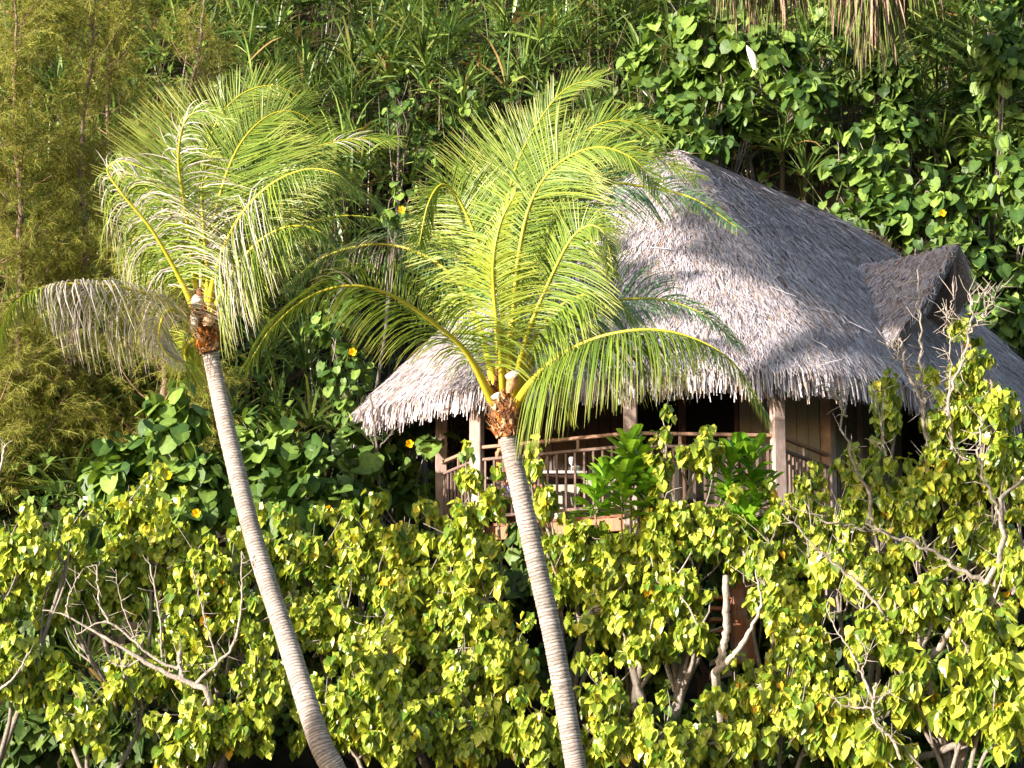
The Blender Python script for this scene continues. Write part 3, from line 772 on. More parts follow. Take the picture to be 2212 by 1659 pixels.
def frond(parent, ctrl, L=.75, roll=0.0, droop=1.0, wind=.25, dead=(0, 0), npair=92, w=.017, tone=0, gap=.14, angle=(72, 22), messy=.08, rr=.025, dn=1.15, dp=.42, up=0.0, lab=None):
    """ctrl: list of (u,v,d); leaflets both sides; roll 0 = blade faces the viewer, 90 = edge-on."""
    c3 = np.array([PP(*q) for q in ctrl])
    n = 60
    c = spline(c3, n)
    T = norm(np.gradient(c, axis=0))
    t = np.linspace(0, 1, n)
    rad = rr * (1 - t) ** .8 + .0035
    g = Geo()
    yel = srgb(216, 200, 60); grn = srgb(196, 190, 60)
    k = t[:, None]
    wd = np.where(t < .25, 2.1 - 4.4 * t, 1.0)
    tube(g, c, rad * wd, 8, (yel * (1 - k) + grn * k) * (.9 if tone >= 0 else .8))
    fr = bpy.data.objects.new('frond', g.mesh('rachis', M_PALM, ORG[parent.name], True))
    COL.objects.link(fr); fr.parent = parent
    if lab: fr['label'] = lab
    # leaflets
    m = int(npair * dn)
    tt = gap + (1 - gap) * (np.arange(m) / (m - 1.0)) ** .95
    tt = np.clip(np.repeat(tt, 2) + rng.normal(0, .002, 2 * m), 0, .999)
    sg = np.tile([1.0, -1.0], m)
    f = tt * (n - 1); i = f.astype(int); q = (f - i)[:, None]
    p0 = c[i] * (1 - q) + c[np.minimum(i + 1, n - 1)] * q
    Tm = norm(T[i] * (1 - q) + T[np.minimum(i + 1, n - 1)] * q)
    view = np.tile([0, 1.0, .0], (2 * m, 1))
    S0 = norm(np.cross(Tm, view)); Y0 = norm(np.cross(S0, Tm))
    ro = math.radians(roll)
    S = norm(S0 * math.cos(ro) + Y0 * math.sin(ro)); N = norm(np.cross(S, Tm))
    N = np.where(N[:, 2:3] < 0, -N, N)
    x = (tt - gap) / (1 - gap)
    ang = np.radians(angle[0] + (angle[1] - angle[0]) * x ** 1.3 + rng.normal(0, 3 + 30 * messy, 2 * m))
    D = norm(Tm * np.cos(ang)[:, None] + (S * sg[:, None] + N * (.25 + up)) * np.sin(ang)[:, None] + rng.normal(0, messy, (2 * m, 3)))
    hang = math.sin(math.radians(roll)) * droop
    D = norm(D - UP * .28 * hang)
    Ls = (1.42 if PMODE[0] == 0 or roll > 55 else 1.22) * L * (.35 + .65 * np.sin(np.clip(x * 1.25 + .22, 0, 1) * np.pi) ** .7) * (1 - .45 * x ** 3) * rng.uniform(.92, 1.06, 2 * m)
    K = 6
    pts = np.zeros((2 * m, K, 3)); pts[:, 0] = p0; d = D.copy()
    Wd = np.array([wind, 0.02, 0])
    dr = droop * rng.uniform(.85, 1.15, (2 * m, 1))
    for kk in range(1, K):
        pts[:, kk] = pts[:, kk - 1] + d * (Ls / (K - 1))[:, None]
        d = norm(d + (-UP * (.20 + .16 * math.sin(ro)) + Wd * .26) * dr * (1.15 - .06 * kk) + rng.normal(0, messy * .45, (2 * m, 3)))
    TT = norm(np.gradient(pts, axis=1))
    side = norm(np.cross(TT, np.repeat(N[:, None], K, 1)) + rng.normal(0, .15, (2 * m, 1, 3)))
    prof = np.array([.55, 1.0, .95, .8, .55, .12]) * .55
    W = w * prof[None] * rng.uniform(.8, 1.15, (2 * m, 1)) * (1 - .35 * x[:, None])
    a = srgb(82, 110, 38); b = srgb(140, 158, 54); cblue = srgb(96, 128, 84)
    k = rng.random((2 * m, 1)); base = a * (1 - k) + b * k
    if tone == 2: base = cblue * (.8 + .5 * k)
    if tone == 1: base = srgb(150, 162, 50) * (.85 + .25 * k)
    C = np.repeat(base[:, None], K, 1)
    gw = srgb(186, 176, 170)
    if dead[1] > dead[0]:
        mk = (tt > dead[0]) & (tt < dead[1]) & (rng.random(2 * m) < dp)
        C = np.where(mk[:, None, None], gw * (.75 + .35 * rng.random((2 * m, 1, 1))), C)
    # dry yellow tips
    tipc = srgb(214, 200, 110)
    wt = np.array([0, 0, 0, .05, .3, .7])[None, :, None] * rng.random((2 * m, 1, 1))
    C = C * (1 - wt) + tipc * wt
    g = Geo(); strips(g, pts, W, side, C, fold=.35)
    lf = g.obj('leaflets', M_PALM, parent); lf.parent = fr; lf['kind'] = 'stuff'
    return fr

def crown_base(parent, top, T, r, n=260, seed=1):
    """brown fibre, old sheath stubs"""
    rg = np.random.default_rng(seed)
    A = norm(np.cross(T, [0, 1, 0])); B = np.cross(T, A)
    g = Geo()
    cc = np.array([top - T * .32, top - T * .15, top, top + T * .2, top + T * .42])
    tube(g, spline(cc, 16), np.interp(np.linspace(0, 1, 16), [0, .3, .6, 1], [r * 1.05, r * 1.3, r * 1.1, r * .35]), 16, srgb(120, 82, 56))
    g.obj('fibre_core', M_FIBRE, parent, True)
    g = Geo(); a = rg.random(n) * 6.283; h = rg.uniform(-.34, .22, n)
    rad = np.interp(h, [-.34, -.1, .22], [r * 1.02, r * 1.25, r * .9])
    out = np.cos(a)[:, None] * A + np.sin(a)[:, None] * B
    p = top + T * h[:, None] + out * rad[:, None]
    K = 4; tt = np.linspace(0, 1, K)[None, :, None]
    L = rg.uniform(.06, .2, n)[:, None, None]
    pts = p[:, None] + T * (L * tt * .8) + out[:, None] * (L * tt ** 2 * .55) + rg.normal(0, .012, (n, K, 3))
    sd = norm(np.cross(out, T)) 
    W = rg.uniform(.008, .028, (n, 1)) * np.array([[1, 1, .7, .2]])
    cs = np.array([srgb(190, 120, 60), srgb(150, 92, 50), srgb(206, 170, 130), srgb(110, 76, 56)])[rg.integers(0, 4, n)]
    strips(g, pts, W, sd, cs, fold=.3); o = g.obj('fibre', M_FIBRE, parent); o['kind'] = 'stuff'
    return A, B
def sheath(parent, p0, d, L, w_, col, name='bract'):
    n = 9; t = np.linspace(0, 1, n); d = norm(d)
    pts = p0 + d * (L * t)[:, None] + np.array([.02, -.03, 0]) * np.sin(t * 3)[:, None]
    side = norm(np.cross(d, [0, 1, .2]))
    g = Geo(); prof = w_ * np.sin(np.clip(t * .9 + .12, 0, 1) * np.pi) ** .6
    rows = []
    for a in (-1, -.5, 0, .5, 1):
        rows.append(pts + side * (prof * a)[:, None] + np.array([0, -1, .1]) * (prof * (.6 * (1 - a * a)))[:, None])
    V = np.stack(rows, 1).reshape(-1, 3)
    i = (np.arange(n - 1) * 5)[:, None]; j = np.arange(4)[None]
    g.add(V, [np.stack([i + j, i + j + 1, i + j + 6, i + j + 5], -1).reshape(-1, 4)], col)
    return g.obj(name, M_FIBRE, parent, True)

D1, D2 = 27.6, 27.2
# --- left palm
bt = np.array([PP(738, 1710, 27.0), PP(690, 1600, 27.1), PP(622, 1390, 27.25), PP(553, 1180, 27.35), PP(497, 960, 27.5), PP(462, 800, 27.6), PP(443, 700, 27.6)])
root = bt[0] + (bt[0] - bt[1]) * 1.6; root[2] = ground(root[0], root[1]) - .1
bt = np.vstack([root, bt])
pl = thing('coconut_palm', 'wind-tossed coconut palm with whitish dried leaflets, nearer the left edge', 'palm tree', tuple(root))
g = trunk_mesh(bt, [.145, .127, .123, .117, .110, .105, .102, .097, .09]); g.obj('trunk', M_TRUNK, pl, True)
TL = norm(bt[-1] - bt[-2]); topL = bt[-1]
crown_base(pl, topL, TL, .115, seed=3)
W_C = srgb(236, 222, 206)
sheath(pl, PP(424, 668, 27.3), (-.1, -.1, 1), .17, .07, W_C)
sheath(pl, PP(418, 712, 27.3), (-.15, 0, 1), .20, .05, srgb(222, 196, 180))
sheath(pl, PP(447, 705, 27.3), (.1, -.05, 1), .14, .07, srgb(214, 178, 140))
sheath(pl, PP(430, 752, 27.35), (-.1, -.05, 1), .12, .06, srgb(206, 120, 52), 'fibre_flap')
sheath(pl, PP(464, 690, 27.4), (.4, 0, 1), .16, .045, srgb(170, 124, 96))
sheath(pl, PP(432, 620, 27.5), (-.05, 0, 1), .28, .018, srgb(222, 196, 170), 'flower_stalk')
D = D1
frond(pl, [(432, 715, D), (390, 672, 27.5), (320, 634, 27.3), (220, 615, 27.1), (120, 616, 26.9), (50, 640, 26.8), (12, 690, 26.8), (2, 745, 26.9)], .85, 78, 1.5, .65, (.2, .68), 112, .017, 0, .17, (75, 30), dp=.92, lab='long grey-white frond reaching to the left edge')
frond(pl, [(432, 700, D), (395, 615, 27.5), (330, 500, 27.3), (265, 420, 27.2), (232, 368, 27.2), (262, 348, 27.1), (330, 372, 27)], .75, 40, 1.25, .75, (.25, .95), 100, .015, 0, .2, (80, 30), .12)
frond(pl, [(437, 700, D), (415, 560, 27.6), (398, 440, 27.4), (385, 340, 27.2), (400, 262, 27.1), (440, 240, 27.0), (490, 262, 26.9)], .75, 12, 1.05, .85, (.35, .85), 100, .015, 0, .15, (78, 25), .16)
frond(pl, [(444, 705, D), (452, 540, 27.9), (478, 410, 28.1), (520, 310, 28.3), (580, 250, 28.5), (640, 243, 28.6), (700, 285, 28.7)], 1.0, 0, .12, .3, (0, 0), 120, .019, 0, .2, (62, 40), .03)
frond(pl, [(446, 700, D), (430, 520, 28.2), (436, 380, 28.5), (465, 270, 28.8), (520, 205, 29), (590, 185, 29.1), (660, 215, 29.2)], 1.0, 5, .08, .25, (0, 0), 110, .018, 0, .2, (60, 40), .03)
frond(pl, [(448, 705, D), (462, 600, 27.4), (505, 490, 27.2), (570, 410, 27), (650, 368, 26.9), (720, 372, 26.8), (770, 410, 26.8)], .85, 60, 1.6, .35, (.15, .6), 110, .016, 0, .2, (80, 40), .14)
frond(pl, [(450, 705, D), (500, 620, 27.8), (570, 540, 27.9), (660, 485, 27.9), (740, 466, 27.9), (810, 470, 27.9)], .7, 70, 1.2, .4, (.3, .6), 90, .015, 0, .2, (75, 35), .14)
frond(pl, [(448, 705, D), (480, 520, 28), (560, 380, 28.2), (660, 325, 28.4), (760, 300, 28.5), (845, 300, 28.6)], .85, 25, .55, .4, (.8, .9), 100, .017, 0, .25, (60, 22), .06)
frond(pl, [(452, 705, D), (500, 560, 28.2), (600, 430, 28.4), (700, 395, 28.5), (790, 420, 28.6), (840, 480, 28.6)], .8, 50, .9, .4, (0, 0), 90, .016, 0, .25, (65, 25), .08)
frond(pl, [(428, 715, D), (385, 672, 27.3), (355, 680, 27.1), (343, 730, 27), (365, 770, 27), (415, 790, 27.1)], .55, 50, 1.0, .9, (.1, .9), 80, .014, 0, .12, (80, 50), .08, dp=.9, lab='curled grey-white frond hanging under the crown')
frond(pl, [(432, 730, D), (410, 740, 27.9), (400, 770, 28.1), (420, 815, 28.1), (440, 850, 28.1)], .42, 30, .4, .2, (0, 0), 40, .016, 1, .2, (40, 12), .04)
frond(pl, [(458, 715, D), (490, 672, 28), (530, 660, 28.1), (560, 690, 28.2), (570, 740, 28.2)], .5, 60, .8, .35, (0, 0), 60, .013, 1, .2, (60, 30), .12)
frond(pl, [(440, 705, D), (425, 590, 28.2), (370, 480, 28.5), (310, 400, 28.7), (260, 350, 28.8)], .7, 20, .25, .1, (0, 0), 80, .014, 0, .3, (60, 25), .06)
frond(pl, [(442, 700, D), (448, 600, 27.5), (440, 500, 27.4), (436, 400, 27.4), (460, 330, 27.3)], .55, 15, .7, .6, (.4, .8), 80, .014, 1, .15, (60, 25), .12)

# --- right palm
PMODE[0] = 1
bt = np.array([PP(1252, 1720, 26.6), PP(1234, 1600, 26.7), PP(1195, 1380, 26.85), PP(1150, 1180, 27.0), PP(1112, 1010, 27.1), PP(1097, 940, 27.15), PP(1090, 880, 27.2)])
root = bt[0] + (bt[0] - bt[1]) * 1.6; root[2] = ground(root[0], root[1]) - .1
bt = np.vstack([root, bt])
pr_ = thing('coconut_palm', 'coconut palm with glossy yellow-green fronds in front of the bungalow', 'palm tree', tuple(root))
g = trunk_mesh(bt, [.125, .112, .110, .109, .107, .106, .104, .10, .10]); g.obj('trunk', M_TRUNK, pr_, True)
TR = norm(bt[-1] - bt[-2]); topR = bt[-1] 
crown_base(pr_, topR, TR, .125, 340, seed=9)
sheath(pr_, PP(1092, 815, 26.9), (.8, 0, .35), .18, .035, W_C)
sheath(pr_, PP(1062, 860, 26.9), (.7, 0, .4), .11, .03, W_C)
sheath(pr_, PP(1100, 850, 27), (.1, 0, 1), .3, .06, srgb(170, 130, 96), 'fibre_flap')
sheath(pr_, PP(1085, 860, 27.1), (.0, 0, 1), .32, .05, srgb(190, 150, 110), 'fibre_flap')
D = D2
frond(pr_, [(1070, 880, D), (1010, 765, 26.8), (940, 700, 26.5), (850, 640, 26.2), (760, 617, 26), (670, 640, 25.9), (590, 705, 25.8), (537, 785, 25.8)], .72, 60, .95, .08, (.60, .66), 130, .0165, 0, .12, (70, 30), .03, up=.5, lab='big arching frond with a yellow midrib, leftmost of this palm')
frond(pr_, [(1108, 890, D), (1140, 835, 26.9), (1200, 775, 26.6), (1290, 730, 26.3), (1400, 712, 26.1), (1500, 732, 26), (1585, 785, 25.9), (1655, 890, 25.9)], .98, 72, 1.3, -.08, (0, 0), 165, .0175, 0, .16, (78, 35), .03, lab='broad frond hanging in front of the eave, its leaflets like a curtain')
frond(pr_, [(1105, 880, D), (1160, 760, 27.3), (1240, 685, 27.4), (1330, 650, 27.4), (1430, 648, 27.4), (1520, 680, 27.3), (1590, 740, 27.3)], .80, 38, .75, .1, (0, 0), 115, .0165, 2, .16, (72, 30), .04, up=.3)
frond(pr_, [(1098, 860, D), (1108, 680, 27.1), (1122, 540, 27.1), (1150, 430, 27.1), (1205, 355, 27.1), (1290, 318, 27), (1370, 345, 26.9), (1420, 410, 26.9)], .95, 22, .45, .2, (0, 0), 125, .0175, 0, .29, (66, 40), .03)
frond(pr_, [(1092, 850, D), (1085, 640, 27.6), (1090, 480, 27.9), (1115, 360, 28.1), (1165, 260, 28.3), (1225, 190, 28.4), (1290, 170, 28.4)], .95, 8, .18, .15, (0, 0), 120, .0175, 0, .29, (55, 26), .03)
frond(pr_, [(1084, 850, D), (1065, 640, 27.5), (1030, 520, 27.6), (990, 430, 27.6), (955, 398, 27.5), (925, 440, 27.4), (905, 530, 27.4)], .9, 30, .35, -.05, (0, 0), 115, .016, 0, .29, (66, 36), .03)
frond(pr_, [(1088, 870, D), (1080, 760, 26.9), (1068, 650, 26.8), (1066, 560, 26.7), (1082, 480, 26.7), (1112, 420, 26.7)], .55, 10, .5, .25, (0, 0), 100, .015, 1, .24, (70, 30), .06)
frond(pr_, [(1100, 870, D), (1140, 720, 26.9), (1190, 600, 26.8), (1235, 515, 26.7), (1275, 487, 26.6), (1308, 510, 26.5), (1325, 590, 26.5)], .75, 30, .6, .1, (0, 0), 105, .0165, 0, .29, (72, 40), .04)
frond(pr_, [(1075, 860, D), (1030, 690, 27.7), (970, 590, 28), (890, 540, 28.2), (800, 528, 28.4), (700, 555, 28.5), (620, 615, 28.5)], .72, 70, 1.0, .0, (.62, .85), 100, .0165, 2, .25, (70, 35), .05)
frond(pr_, [(1104, 890, D), (1130, 830, 27.6), (1170, 810, 27.8), (1215, 850, 27.9), (1240, 910, 28)], .48, 20, .35, .15, (0, 0), 50, .016, 1, .2, (55, 20), .03)
frond(pr_, [(1102, 870, D), (1140, 760, 27), (1190, 680, 26.9), (1250, 640, 26.8), (1320, 640, 26.7), (1370, 690, 26.7)], .75, 60, 1.1, .1, (0, 0), 95, .016, 0, .29, (72, 40), .06)
frond(pr_, [(1100, 860, D), (1130, 640, 27.8), (1200, 470, 28), (1300, 400, 28.1), (1400, 405, 28.2), (1500, 430, 28.2), (1590, 490, 27.2)], .85, 28, .6, .15, (0, 0), 120, .017, 2, .25, (65, 28), .04)
frond(pr_, [(1096, 860, D), (1110, 620, 28), (1150, 440, 28.2), (1230, 310, 28.4), (1330, 260, 28.5), (1430, 290, 28.6)], .95, 12, .15, .2, (0, 0), 110, .0175, 0, .25, (60, 30), .03)

frond(pr_, [(1098, 850, D), (1120, 600, 28.2), (1190, 400, 28.5), (1300, 320, 28.7), (1400, 330, 28.8), (1500, 385, 28.8)], .95, 20, .3, .25, (0, 0), 110, .0175, 0, .25, (62, 30), .03)
PMODE[0] = 0
frond(pl, [(445, 700, 27.6), (470, 560, 28.3), (530, 400, 28.6), (610, 330, 28.8), (700, 350, 28.9), (760, 420, 28.9)], .95, 30, .5, .3, (0, 0), 110, .0175, 0, .2, (70, 40), .05)
frond(pl, [(450, 705, 27.6), (490, 610, 27.2), (550, 530, 27), (620, 490, 26.9), (690, 500, 26.9), (740, 560, 26.9)], .8, 60, 1.5, .3, (.1, .5), 100, .0155, 0, .2, (80, 40), .14)

# ------------------------------------------------------------------ leafy trees
BARKC = srgb(150, 138, 128)
def milo_cols(n, yel=.0):
    a = srgb(78, 112, 28); b = srgb(198, 202, 74); c = srgb(232, 212, 84); o_ = srgb(232, 172, 40)
    k = rng.random((n, 1)); col = a * (1 - k) + b * k
    r = rng.random((n, 1)); col = np.where(r < .025 + yel * .6, c, col); col = np.where(r > .994, o_, col)
    return col
def vine_cols(n):
    a = srgb(54, 84, 36); b = srgb(132, 158, 70); k = rng.random((n, 1)) ** 1.2
    return a * (1 - k) + b * k
LIBS = {}
def leaf_lib(kind, tmpl_f, cols_f, mat, n=24):
    if kind not in LIBS:
        r = []
        for i in range(n):
            g = Geo(); col = cols_f(1)
            leaves_geo(g, tmpl_f(i), np.zeros((1, 3)), np.array([[0, 1., 0]]), np.array([[0, 0, 1.]]), np.ones(1), col)
            r.append(g.mesh('leaf', mat))
        LIBS[kind] = r
    return LIBS[kind]
def place_leaves(parent, lib, pos, Y, N, size, name='leaf'):
    Y = norm(Y); N = norm(N - (N * Y).sum(-1, keepdims=True) * Y); X = np.cross(Y, N)
    org = ORG[parent.name]
    for i in range(len(pos)):
        o = bpy.data.objects.new(name, lib[int(rng.integers(len(lib)))])
        s = float(size[i]); p = pos[i] - org
        X_ = X[i] * rng.uniform(.75, 1.08)
        o.matrix_basis = Matrix(((X_[0] * s, Y[i][0] * s, N[i][0] * s, p[0]), (X_[1] * s, Y[i][1] * s, N[i][1] * s, p[1]), (X_[2] * s, Y[i][2] * s, N[i][2] * s, p[2]), (0, 0, 0, 1)))
        o.parent = parent; COL.objects.link(o)
def on_slope(u, v, h):
    d = np.linspace(35.5, 56, 400); p = P(np.full(400, u), np.full(400, v), d)
    hit = np.nonzero(p[:, 2] - ground(p[:, 0], p[:, 1]) < h)[0]
    return float(d[hit[0]]) if len(hit) else 44.0
CAMP = np.array([0, 0, CZ])
def bush(name, label, cat, lobes, base, leafsize=.112, per=16, dens=1.0, kind='milo', nindiv=250, group=None, limb=.036, yel=0.0, dead=0.25, petiole=.06, sprig=4, droop=(.6, 1.1), depthr=None, bare=()):
    """lobes: (u,v,ru,rv,d). Tips fill each lobe, limbs join them, leaves hang round the tips."""
    bp = P(*base) if kind == 'milo' else np.mean([P(l[0], l[1], l[4]) for l in lobes], axis=0) + [0, .5, 0]
    bz = float(ground(bp[0], bp[1])); bp = np.array([bp[0], bp[1], bz])
    if kind != 'milo': lobes = [(l[0], l[1], l[2] * (.86 if l[4] > 36 else 1), l[3] * (.86 if l[4] > 36 else 1), on_slope(l[0], l[1], rng.uniform(1.0, 3.4)) if l[4] > 36 else l[4]) for l in lobes]
    root = thing(name, label, cat, tuple(bp), group)
    wood = Geo(); twg = Geo()
    tips = []; tdirs = []
    trunk_top = None
    lc = [P(l[0], l[1], l[4]) for l in lobes]
    mean = np.mean(lc, axis=0)
    fork = bp * .55 + mean * .45; fork[2] = bp[2] + (mean[2] - bp[2]) * .35
    tube(wood, spline([bp - UP * .1, (bp + fork) / 2 + rng.normal(0, .08, 3), fork], 10), np.linspace(limb * 1.7, limb * 1.1, 10), 8, BARKC * (.6 if kind == 'milo' else .35))
    for l, c in zip(lobes, lc):
        rx = l[2] / FPX * l[4]; rz = l[3] / FPX * l[4]; ry = depthr or max(.35, .75 * (rx + rz) / 2)
        R = np.array([rx, ry, rz])
        mid = (fork + c) / 2 + rng.normal(0, .15, 3)
        low = c - UP * rz * .5 + rng.normal(0, .05, 3)
        path = spline([fork, mid, low], 12)
        tube(wood, path, np.linspace(limb, limb * .5, 12), 7, BARKC * (.75 if kind == 'milo' else .4))
        ns = max(4, int(3 + rx * rz * 9))
        bk = .55 if kind != 'milo' else .8
        d_ = norm(rng.normal(0, 1, (ns, 3)) + [0, -.35, .35])
        sec = c + d_ * R * rng.uniform(.35, .8, (ns, 1))
        for s_ in sec:
            st = path[rng.integers(6, 12)]
            md = (st + s_) / 2 + rng.normal(0, .07, 3) - UP * .04
            cc = BARKC * rng.uniform(.8, 1.15)
            tube(wood, spline([st, md, s_], 7), np.linspace(limb * .42, limb * .2, 7), 5, cc * bk)
        nt_ = int(dens * math.pi * l[2] * l[3] / (340.0 if kind == 'milo' else 480.0))
        d_ = norm(rng.normal(0, 1, (nt_ * 2, 3)) + [0, -.25, .15])
        rr = rng.random((nt_ * 2, 1)) ** .45
        lump = .86 + .14 * np.sin(d_[:, :1] * 7 + l[0]) * np.cos(d_[:, 2:] * 8 + l[1]) * 2
        pt = c + d_ * R * rr * lump
        back = (pt[:, 1] > c[1] + ry * .25) & (rng.random(len(pt)) < .7)
        pt = pt[~back][:nt_]; d_ = d_[~back][:nt_]
        if len(pt) == 0: continue
        nsp = sprig if kind == 'milo' else 2
        sp = c + np.stack([rng.uniform(-.8, .8, nsp) * rx, rng.uniform(-.6, .2, nsp) * ry, rz * rng.uniform(.85, 1.0, nsp) + rng.uniform(.05, .30, nsp)], -1)
        pt = np.vstack([pt, sp]); d_ = np.vstack([d_, np.tile([0, -.2, 1.], (nsp, 1))])
        dist = np.linalg.norm(pt[:, None] - sec[None], axis=2); near = sec[dist.argmin(1)]
        for a, b in zip(near, pt):
            md = (a + b) / 2 + rng.normal(0, .03, 3) - UP * .02
            tube(twg, np.array([a, md, b]), np.array([limb * .2, limb * .14, limb * .1]), 4, BARKC * rng.uniform(.75, 1.15), cap=False)
        tips.append(pt); tdirs.append(d_)
        nd = int(len(pt) * dead * .3)
        for _ in range(nd):
            a = near[rng.integers(len(near))]; e = a + norm(rng.normal(0, 1, 3) + [0, -.4, .9]) * rng.uniform(.25, .55)
            tube(twg, spline([a, (a + e) / 2 + rng.normal(0, .03, 3), e], 5), np.linspace(limb * .2, limb * .07, 5), 4, BARKC * 1.2)
    for bpth in bare:
        pts_ = spline([P(*q[:3]) for q in bpth], 4 + 5 * len(bpth))
        pts_[1:-1] += rng.normal(0, .016, (len(pts_) - 2, 3))
        tube(wood, pts_, np.linspace(bpth[0][3], bpth[-1][3], len(pts_)) * rng.uniform(.85, 1.15, len(pts_)), 7, (BARKC * 1.15)[None] * rng.uniform(.8, 1.12, (len(pts_), 1)))
        for q in range(len(pts_)):
            a = pts_[rng.integers(1, len(pts_))]; e = a + norm(rng.normal(0, 1, 3) * [1, .5, 1] + [0, -.1, .9]) * rng.uniform(.08, .3)
            tube(twg, np.array([a, (a + e) / 2 + rng.normal(0, .012, 3), e]), [.006, .005, .002], 4, BARKC * 1.1)
    wood.obj('branches', M_BARK, root, True)
    o = twg.obj('twigs', M_BARK, root, True); o['kind'] = 'stuff'
    tips = np.concatenate(tips); tdirs = np.concatenate(tdirs)
    n = len(tips) * per
    tp = np.repeat(tips, per, 0); td = np.repeat(tdirs, per, 0)
    out = norm(rng.normal(0, .75, (n, 3)) + td * .55 + [-.12, -.35, .1])
    pos = tp + out * rng.uniform(.3, 1.5, (n, 1)) * petiole + UP * rng.uniform(-.10, .035, (n, 1))
    Yv = norm(out * rng.uniform(.05, .8, (n, 1)) - UP * rng.uniform(*droop, (n, 1)) + rng.normal(0, .18, (n, 3)))
    Nv = out + rng.normal(0, .3, (n, 3)) + UP * .35
    size = leafsize * (.45 + .85 * rng.random(n) ** .9)
    order = np.argsort(np.linalg.norm(pos - CAMP, axis=1) - size * 6)
    ind = order[:nindiv]; rest = order[nindiv:]
    if kind == 'milo':
        lib = leaf_lib('milo', lambda i: heart(0, rng.uniform(.15, .5), rng.uniform(.1, .5)), milo_cols, M_MILO, 60); mat = M_MILO; cf = lambda k: milo_cols(k, yel); tm = [heart_lo(0, .12, .2), heart_lo(0, .3, .3), heart_lo(0, .5, .45), heart_lo(.6, .7, .1)]
    elif kind == 'vine':
        lib = leaf_lib('vine', lambda i: heart(1, rng.uniform(.0, .3), rng.uniform(.05, .35)), vine_cols, M_VINE, 40); mat = M_VINE; cf = vine_cols; tm = [heart(1, .05, .15), heart(1, .28, .3), heart(.6, .4, .1), heart(1, -.15, .3)]
    elif kind == 'dark':
        dc = lambda k: vine_cols(k) * .6  # climber leaf colours darkened to paint the shade between the trees
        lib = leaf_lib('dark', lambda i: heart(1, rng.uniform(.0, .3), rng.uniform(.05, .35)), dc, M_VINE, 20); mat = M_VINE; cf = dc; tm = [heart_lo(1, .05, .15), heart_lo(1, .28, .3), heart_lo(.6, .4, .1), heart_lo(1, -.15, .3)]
    place_leaves(root, lib, pos[ind], Yv[ind], Nv[ind], size[ind])
    g = Geo()
    for q, t_ in [(rest[k::4], tm[k]) for k in range(4)]:
        if len(q): leaves_geo(g, t_, pos[q], Yv[q], Nv[q], size[q], cf(len(q)))
    if g.n:
        o = g.obj('foliage', mat, root); o['kind'] = 'stuff'
    return root

